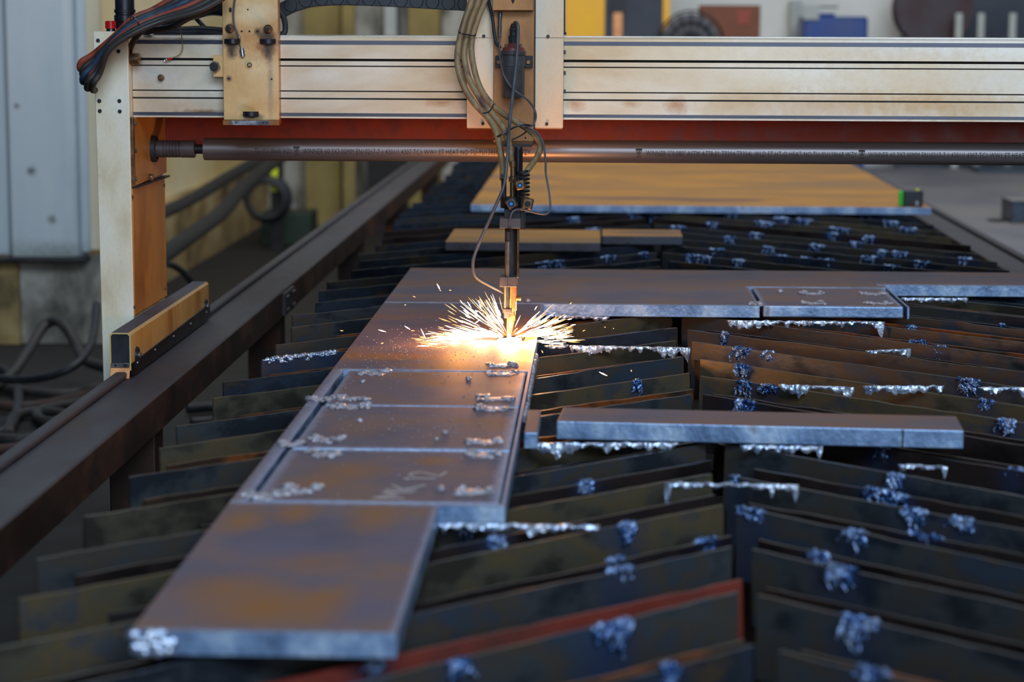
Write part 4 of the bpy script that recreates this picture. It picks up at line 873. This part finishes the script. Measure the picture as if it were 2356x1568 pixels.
# flame, melt and sparks
ct = Vector((TORCH.x, TORCH.y, PT))
t = thing('cutting_flame', ct, 'blinding white flame where the torch meets the plate', 'flame')
b = MB(); b.blob(ct + Vector((0, -.006, .004)), .026, .028, .006, .4, 60, 3); b.build('melt_pool', 'melt_white', t)
b = MB(); b.cyl(ct + Vector((0, 0, .004)), (X(1172, 764), YT + .006, Z(768)), .006, .003, seg=16); b.build('flame_jet', 'melt_white', t)
def streak(b, p, d, L, r):
    q = p + d*L + Vector((0, 0, -.10*L*L)); m_ = p + d*L*.5
    u = d.orthogonal().normalized(); w = d.cross(u)
    A = b.bm.verts.new(p); Mv = [b.bm.verts.new(m_ + (u*math.cos(a) + w*math.sin(a))*r) for a in (0, 2.1, 4.2)]; B = b.bm.verts.new(q)
    for i in range(3): b.face([A, Mv[i], Mv[(i+1) % 3]]); b.face([B, Mv[(i+1) % 3], Mv[i]])
bw, bo = MB(), MB(); rs = random.Random(21)
for i in range(640):
    left = rs.random() < .58
    el = abs(rs.gauss(0, .22)) if not left else (abs(rs.gauss(0, .14)) if rs.random() < .68 else rs.uniform(.4, 1.2))
    if not left and rs.random() < .5: el = rs.uniform(.05, .65)
    az = (math.pi if left else 0) + rs.gauss(0, .45)
    d = Vector((math.cos(az)*math.cos(el), math.sin(az)*math.cos(el)*.8 - .05, math.sin(el) + .015)).normalized()
    reach = (.26 if left else .19)*(1 - .52*min(1, el)); s0 = rs.random()**1.5*reach*.8; L = rs.uniform(.012, .07)*(1 if s0 < reach*.5 else .6)
    p = ct + Vector((0, -.004, .009)) + d*(.015 + s0); p.z = max(p.z - 1.2*s0*s0, PT + .003)
    if d.y < .1 and p.y < ct.y + .01 and abs(p.x - ct.x) < .05 and p.z < PT + .04: continue
    streak(bw if (rs.random() < .72 and s0 < reach*.65) else bo, p, d, L, rs.uniform(.0004, .0010)*(1.25 if s0 < reach*.5 else .75))
for px, py, L, a in [(1005, 652, .016, -60), (1008, 660, .006, -60), (1011, 666, .005, -40), (1033, 667, .006, -5), (950, 681, .007, -20), (930, 701, .005, 0), (1058, 690, .014, -50), (1075, 693, .02, -58), (1100, 690, .03, -70), (1065, 712, .02, -40), (1070, 725, .014, -30), (870, 758, .02, -15), (930, 749, .018, -32), (968, 755, .03, -65), (978, 768, .022, 5), (945, 760, .01, -3), (782, 760, .009, -3), (876, 790, .007, 15), (1310, 700, .008, 40), (1230, 713, .012, 60), (1305, 735, .012, 10), (1312, 748, .014, 10), (1378, 855, .022, -25), (1452, 850, .005, -80), (1246, 805, .008, -65), (1390, 752, .004, 0), (1410, 755, .003, 0), (1340, 762, .008, 30), (1300, 765, .02, 8), (990, 780, .03, 0), (960, 795, .03, 0), (1090, 745, .02, 35), (955, 820, .006, 10)]:
    p = aty(px, py, 5.28 if py < 790 else 5.05); streak(bo if L < .012 else bw, p, Vector((math.cos(R(a)), 0, math.sin(R(a)))), L, .0009 if L < .012 else .0013)
tag(bw.build('sparks', 'spark_white', smooth=False), 'white-hot sparks showering from the torch tip', 'sparks', kind='stuff')
tag(bo.build('embers', 'spark_orange', smooth=False), 'cooler orange sparks scattered around the torch tip', 'sparks', kind='stuff')

# ------------------------------------------------------------------ hose bundle on the leg
g = 'hoses bundled over the gantry leg'
def loop(tipx, tipy, m, label, off, r=.0078):
    y = 5.56 - off*.012
    pts = [(470 + off*14, -40 + off*4, y + .03), (400 + off*12, -6 + off*6, y), (352 + off*5, 22 + off*5, y), (306, 42 + off*7, y - .02), (262 - off*2, 84 + off*6, y - .02), ((262 + tipx)/2 - 8, (90 + tipy)/2 + off*4, y), (tipx + 3, tipy - 16, y), (tipx, tipy, 5.57), (tipx + 8, tipy - 1, 5.61), (tipx + 12, tipy - 8, 5.65)]
    hose('machine_hose', pts, r, m, label, 'hose', g)
loop(184, 158, 'hose_red', 'red-brown hose with the highest loop hanging left of the gantry leg', 0)
loop(189, 172, 'hose_dark', 'dark hose looping just under the red-brown one beside the leg', 1, .0072)
loop(190, 188, 'hose_blue', 'bluish hose looping in the middle of the bundle beside the leg', 2)
loop(205, 192, 'hose_red', 'red hose looping inside the bundle, nearest the leg front', 3, .0065)
loop(200, 203, 'hose_dark', 'dark hose looping second lowest in the bundle beside the leg', 4)
loop(213, 207, 'hose_dark', 'dark hose hanging lowest in the bundle beside the leg', 5)
hose('machine_hose', [(510, 0, 5.6), (452, 12, 5.58), (400, 30, 5.57), (350, 52, 5.56), (318, 80, 5.58), (300, 110, 5.62), (296, 140, 5.68)], .0078, 'hose_dark', 'dark hose lying right of the bundle, dropping behind the leg corner', 'hose', g)
hose('machine_hose', [(520, 8, 5.63), (440, 38, 5.62), (395, 62, 5.62), (350, 70, 5.66), (320, 78, 5.7)], .009, 'black_rubber', 'thick black hose resting on the beam behind the bundle', 'hose', g)
tag(MB().tube([aty(*p) for p in ((298, 40, 5.56), (304, 38, 5.49), (314, 46, 5.48), (320, 58, 5.49), (318, 64, 5.54))], .0018, 6).build('cable_tie', 'black_plastic'), 'black cable tie around the hose bundle on the leg', 'cable tie')
w = thing('earth_wire', tuple(P(415, 80, YF - .01)), 'thin green-yellow wire with red ring lug hanging before the beam', 'wire')
MB().tube([aty(x, y, YF - .012) for x, y in ((420, -10), (417, 20), (415, 55), (418, 85), (420, 108), (416, 122), (405, 130), (393, 134))], .0014, 6).build('wire', 'olive_cloth', w)
a0, a1 = aty(394, 134, YF - .012), aty(386, 137, YF - .012); MB().cyl(a0, a1, .0032, seg=10).build('lug_sleeve', 'red_plastic', w)
MB().torus(aty(381, 138, YF - .012), .003, .0012, 'y').build('ring_lug', 'steel_bright', w)
# cable chain and clutter behind the beam
t = thing('cable_chain', tuple(aty(850, 20, 5.95)), 'black cable chain sagging behind the top of the gantry beam', 'cable chain')
path = catmull([aty(x, y, 5.95) for x, y in ((640, 28), (668, 14), (700, 3), (760, -3), (850, -2), (950, 3), (1040, 8), (1110, 12))], 6)
cum = [0]
for p_, q_ in zip(path, path[1:]): cum.append(cum[-1] + (q_ - p_).length)
def on(s):
    for i in range(len(cum) - 1):
        if cum[i+1] >= s: return path[i].lerp(path[i+1], (s - cum[i])/(cum[i+1] - cum[i]))
    return path[-1]
s = 0
while s < cum[-1] - .04:
    p_, q_ = on(s), on(s + .043); d = (q_ - p_); n_ = Vector((-d.z, 0, d.x)).normalized()
    b = MB(); b.obox((p_ + q_)/2, d*.53, (0, .035, 0), n_*.018); b.cyl(q_ + Vector((0, -.037, 0)), q_ + Vector((0, .037, 0)), .0185, seg=20); b.build('link', 'black_plastic', t, bevel=.002); s += .043
hose('black_conduit', [(640, 22, 5.74), (650, 34, 5.74), (656, 55, 5.73), (655, 74, 5.72), (644, 80, 5.72)], .0075, 'black_rubber', 'black conduit curling out right of the scorched tool plate', 'conduit')
hose('black_conduit', [(520, 24, 5.80), (480, 22, 5.82), (440, 32, 5.82), (400, 40, 5.82), (370, 55, 5.82), (365, 70, 5.80), (400, 76, 5.79), (460, 74, 5.79), (520, 78, 5.79)], .017, 'black_plastic', 'thick black conduit folded on the beam left of the scorched tool plate', 'conduit')
hose('black_conduit', [(440, 30, 5.86), (466, 58, 5.84), (490, 80, 5.82), (500, 90, 5.80)], .006, 'hose_dark', 'thin dark conduit slanting down left of the tool plate', 'conduit')

# ------------------------------------------------------------------ background right, above the beam
def bgbox(name, x0, x1, y0, y1, Y, dep, m, label, cat, zbot=None, **kw):
    a, c = aty(x0, y1, Y), aty(x1, y0, Y)
    o = MB().box(a.x, c.x, Y, Y + dep, a.z if zbot is None else zbot, c.z).build(name, m, **kw)
    return tag(o, label, cat) if label else o
BY = 16.5
T = thing('control_cabinet', (aty(1400, 60, BY).x, BY, 0), 'yellow cabinet with dark glass front far behind the gantry', 'cabinet')
a, c = aty(1300, 60, BY), aty(1391, 60, BY); MB().box(a.x, c.x, BY, BY + .8, 0, 2.3).build('side_panel', 'yellow_paint', T)
a, c = aty(1391, 60, BY), aty(1527, 60, BY); MB().box(a.x, c.x, BY + .03, BY + .8, 0, 2.3).build('glass_door', 'dark_navy', T)
a, c = aty(1525, 60, BY), aty(1541, 60, BY); MB().box(a.x, c.x, BY, BY + .8, 0, 2.3).build('post', 'yellow_paint', T)
a, c = aty(1411, 70, BY), aty(1432, 35, BY); MB().box(a.x, c.x, BY + .01, BY + .03, 1.2, 1.72).build('handle', 'copper', T)
a, c = aty(1403, 70, BY), aty(1440, 35, BY); MB().box(a.x, c.x, BY + .012, BY + .03, 1.72, 2.0).build('notice', 'dark_steel', T)
q = aty(1590, 85, 16.2); t = thing('drum_fan', (q.x, 16.2, 0), 'grey wire drum fan beside the brown board', 'fan')
b = MB()
for r in (.08, .16, .24): b.torus((q.x, 16.2, q.z - .05), r, .008, 'y')
for k_ in range(16): a_ = 2*math.pi*k_/16; b.tube([(q.x, 16.18, q.z - .05), (q.x + .24*math.cos(a_), 16.2, q.z - .05 + .24*math.sin(a_))], .004, 5, smooth=False)
b.build('grille', 'dark_steel', t); MB().cyl((q.x, 16.23, q.z - .05), (q.x, 16.38, q.z - .05), .22).build('drum', 'coil_grey', t); MB().cyl((q.x, 16.3, 0), (q.x, 16.3, q.z - .26), .03).build('stand', 'dark_steel', t)
a, c = aty(1612, 85, 16.4), aty(1750, 12, 16.4); t = thing('brown_crate', ((a.x + c.x)/2, 16.4, 0), 'brown board crate with a red mark by the white wall', 'crate')
MB().box(a.x, c.x, 16.4, 16.8, 0, c.z).build('body', 'cardboard_brown', t)
e0, e1 = aty(1697, 56, 16.4), aty(1726, 24, 16.4); MB().box(e0.x, e1.x, 16.395, 16.4, e0.z, e1.z).build('red_mark', 'hose_red', t)
a, c = aty(1848, 85, 17.1), aty(1998, 38, 17.1); t = thing('blue_machine', ((a.x + c.x)/2, 17.1, 0), 'bright blue machine standing by the white wall', 'machine')
MB().box(a.x, c.x, 17.1, 17.6, 0, c.z).build('housing', 'machine_blue', t, bevel=.02); e0 = aty(1885, 40, 17.1); e1 = aty(1925, 30, 17.1); MB().box(e0.x, e1.x, 17.2, 17.5, c.z, e1.z).build('hopper', 'machine_blue', t, bevel=.01)
e0 = aty(1848, 45, 17.1); e1 = aty(1884, 12, 17.1); MB().box(e0.x, e1.x, 17.08, 17.12, e0.z, e1.z).build('panel', 'post_grey', t)
e0 = aty(1870, 18, 17.1); e1 = aty(1932, 14, 17.1); MB().box(e0.x, e1.x, 17.2, 17.25, e0.z, e1.z).build('top_bar', 'green_dark', t)
bgbox('wall_column', 1818, 1846, 0, 85, 17.8, .2, 'post_grey', None, None, 0)['kind'] = 'structure'
q = aty(2150, 55, 17.2); t = thing('cable_reel', (q.x, 17.2, 0), 'dark red cable reel standing right of the blue machine', 'reel')
b = MB(); b.lathe((q.x, 17.2, q.z + .12), [(-.02, .30), (.02, .30), (.03, .24), (.22, .24), (.23, .30), (.27, .30)], 'y', 32); b.build('drum', 'machine_red', t); MB().box(q.x - .25, q.x + .25, 17.22, 17.42, 0, q.z - .1).build('stand', 'dark_navy', t)
a, c = aty(2203, 85, 17.4), aty(2400, 0, 17.4); tag(MB().box(a.x, c.x, 17.55, 17.95, 0, 2.2).build('machine_cabinet', 'dark_navy', bevel=.01), 'dark navy machine cabinet at the right picture edge', 'cabinet')
for px, lb in ((2207, 'left one of three pale bars before the navy cabinet'), (2258, 'middle one of three pale bars before the navy cabinet'), (2331, 'right one of three pale bars before the navy cabinet')):
    a, c = aty(px - 9, 85, 16.95), aty(px + 9, 30, 16.95); tag(MB().box(a.x, c.x, 16.95, 17.0, 0, c.z).build('upright_bar', 'post_grey', bevel=.01), lb, 'post', 'pale uprights before the navy cabinet')
# background left and middle above the beam
for x0, x1, m, lb in ((700, 780, 'olive_cloth', 'ochre pillar on the back wall, left one'), (885, 912, 'post_grey', 'grey pipe on the back wall behind the cable chain'), (940, 1010, 'olive_cloth', 'ochre pillar on the back wall, right one')):
    a, c = aty(x0, 60, 17.6), aty(x1, 60, 17.6); o = MB().box(a.x, c.x, 17.6, 18, 0, 5).build('trim_6', m); o['kind'] = 'structure'
# left background below the beam
hose('hanging_hose', [(300, 640, 9.6), (372, 590, 10.2), (440, 540, 10.8), (510, 488, 11.8), (560, 430, 12.6), (610, 388, 13.4), (660, 350, 14)], .042, 'belt_grey', 'thick grey hose sagging behind the gantry leg, lower of two', 'hose', 'grey hoses sagging along the left wall', flat=.6)
hose('hanging_hose', [(300, 525, 10.8), (380, 487, 11.4), (450, 452, 12.2), (520, 410, 13), (600, 365, 13.8), (680, 320, 14.6)], .036, 'belt_grey', 'thick grey hose sagging behind the gantry leg, upper of two', 'hose', 'grey hoses sagging along the left wall', flat=.6)
hose('floor_hose', [(382, 606, 9.8), (402, 612, 9.9), (425, 630, 10), (448, 662, 10.1), (452, 700, 10.2)], .016, 'black_rubber', 'black hose arching down right of the gantry leg', 'hose')
q = aty(612, 458, 15.5); t = thing('hose_coil', (q.x, 15.5, q.z - .2), 'black hose coil hung on a post by the back wall', 'hose coil')
b = MB()
for k_ in range(4): b.torus((q.x, 15.5 + k_*.03, q.z), .13 + .01*k_, .02, 'y')
b.build('coil', 'black_rubber', t); MB().box(aty(622, 400, 15.6).x, aty(650, 400, 15.6).x, 15.60, 15.66, 0, q.z + .55).build('post', 'dark_steel', t)
a, c = aty(624, 440, 15.57), aty(638, 382, 15.57); tag(MB().box(a.x, c.x, 15.57, 15.5995, a.z, c.z).build('yellow_strap', 'yellow_tape', bevel=.004), 'bright yellow strap hanging beside the black hose coil', 'strap')
a, c = atz(600, 522, 0), aty(715, 490, 16); tag(MB().box(aty(600, 500, 16).x, c.x, 16, 16.4, 0, c.z).build('green_crate', 'green_dark', bevel=.01), 'dark green crate on the floor by the back wall', 'crate')
a, c = aty(790, 400, 17), aty(817, 400, 17); tag(MB().box(a.x, c.x, 17, 17.1, 0, 1.9).build('ochre_post', 'olive_cloth'), 'ochre post standing left of the rail beam far end', 'post')
a, c = aty(845, 400, 17.2), aty(925, 400, 17.2); tag(MB().box(a.x, c.x, 17.2, 17.6, 0, 1.4).build('dark_cabinet', 'slot_black'), 'black cabinet beyond the far end of the left rail', 'cabinet')
# hoses on the floor at left
g = 'hoses lying on the floor left of the rail'
hose('floor_hose', [(-40, 900, 9.2), (20, 868, 9.4), (62, 812, 9.6), (100, 752, 9.8), (128, 738, 9.8), (150, 752, 9.7), (175, 790, 9.6), (196, 828, 9.4), (260, 850, 9.2)], .024, 'hose_dark', 'dark hose rising in a peak against the concrete plinth', 'hose', g)
hose('floor_hose', [(222, 700, 9.4), (218, 750, 9.2), (205, 800, 8.8), (170, 842, 8.6), (100, 868, 8.6), (20, 872, 8.7), (-40, 860, 8.8)], .017, 'black_rubber', 'black hose hanging behind the gantry leg and trailing left along the floor', 'hose', g)
def fl(pts): return [tuple(atz(x, y, .03)) for x, y in pts]
for i, (pts, m, lb) in enumerate([
    ([(-60, 850), (-10, 842), (30, 870), (42, 920), (30, 970), (0, 995), (-60, 990)], 'black_rubber', 'black hose curling into a loop at the left picture edge'),
    ([(-60, 880), (60, 900), (160, 905), (240, 890), (250, 910), (180, 925), (90, 945), (110, 970), (220, 960)], 'hose_dark', 'dark hose zigzagging over the floor in the middle of the tangle'),
    ([(-60, 930), (60, 935), (150, 920), (230, 900)], 'hose_rust', 'rusty red hose lying straight through the floor tangle'),
    ([(20, 1000), (30, 960), (90, 945), (170, 960), (130, 990), (60, 1010), (-40, 1005)], 'hose_dark', 'dark hose forming the nearest loop of the floor tangle'),
    ([(-60, 1040), (40, 1030), (120, 1010), (200, 990)], 'hose_rust', 'reddish hose lying nearest to the rail in the floor tangle'),
    ([(430, 940), (500, 935), (560, 945), (520, 965), (440, 972)], 'black_rubber', 'black hose on the floor seen under the rail beam')]):
    o = MB().tube(fl([(x, y) for x, y in pts]), .022, 10).build('floor_hose', m); tag(o, lb, 'hose', g)
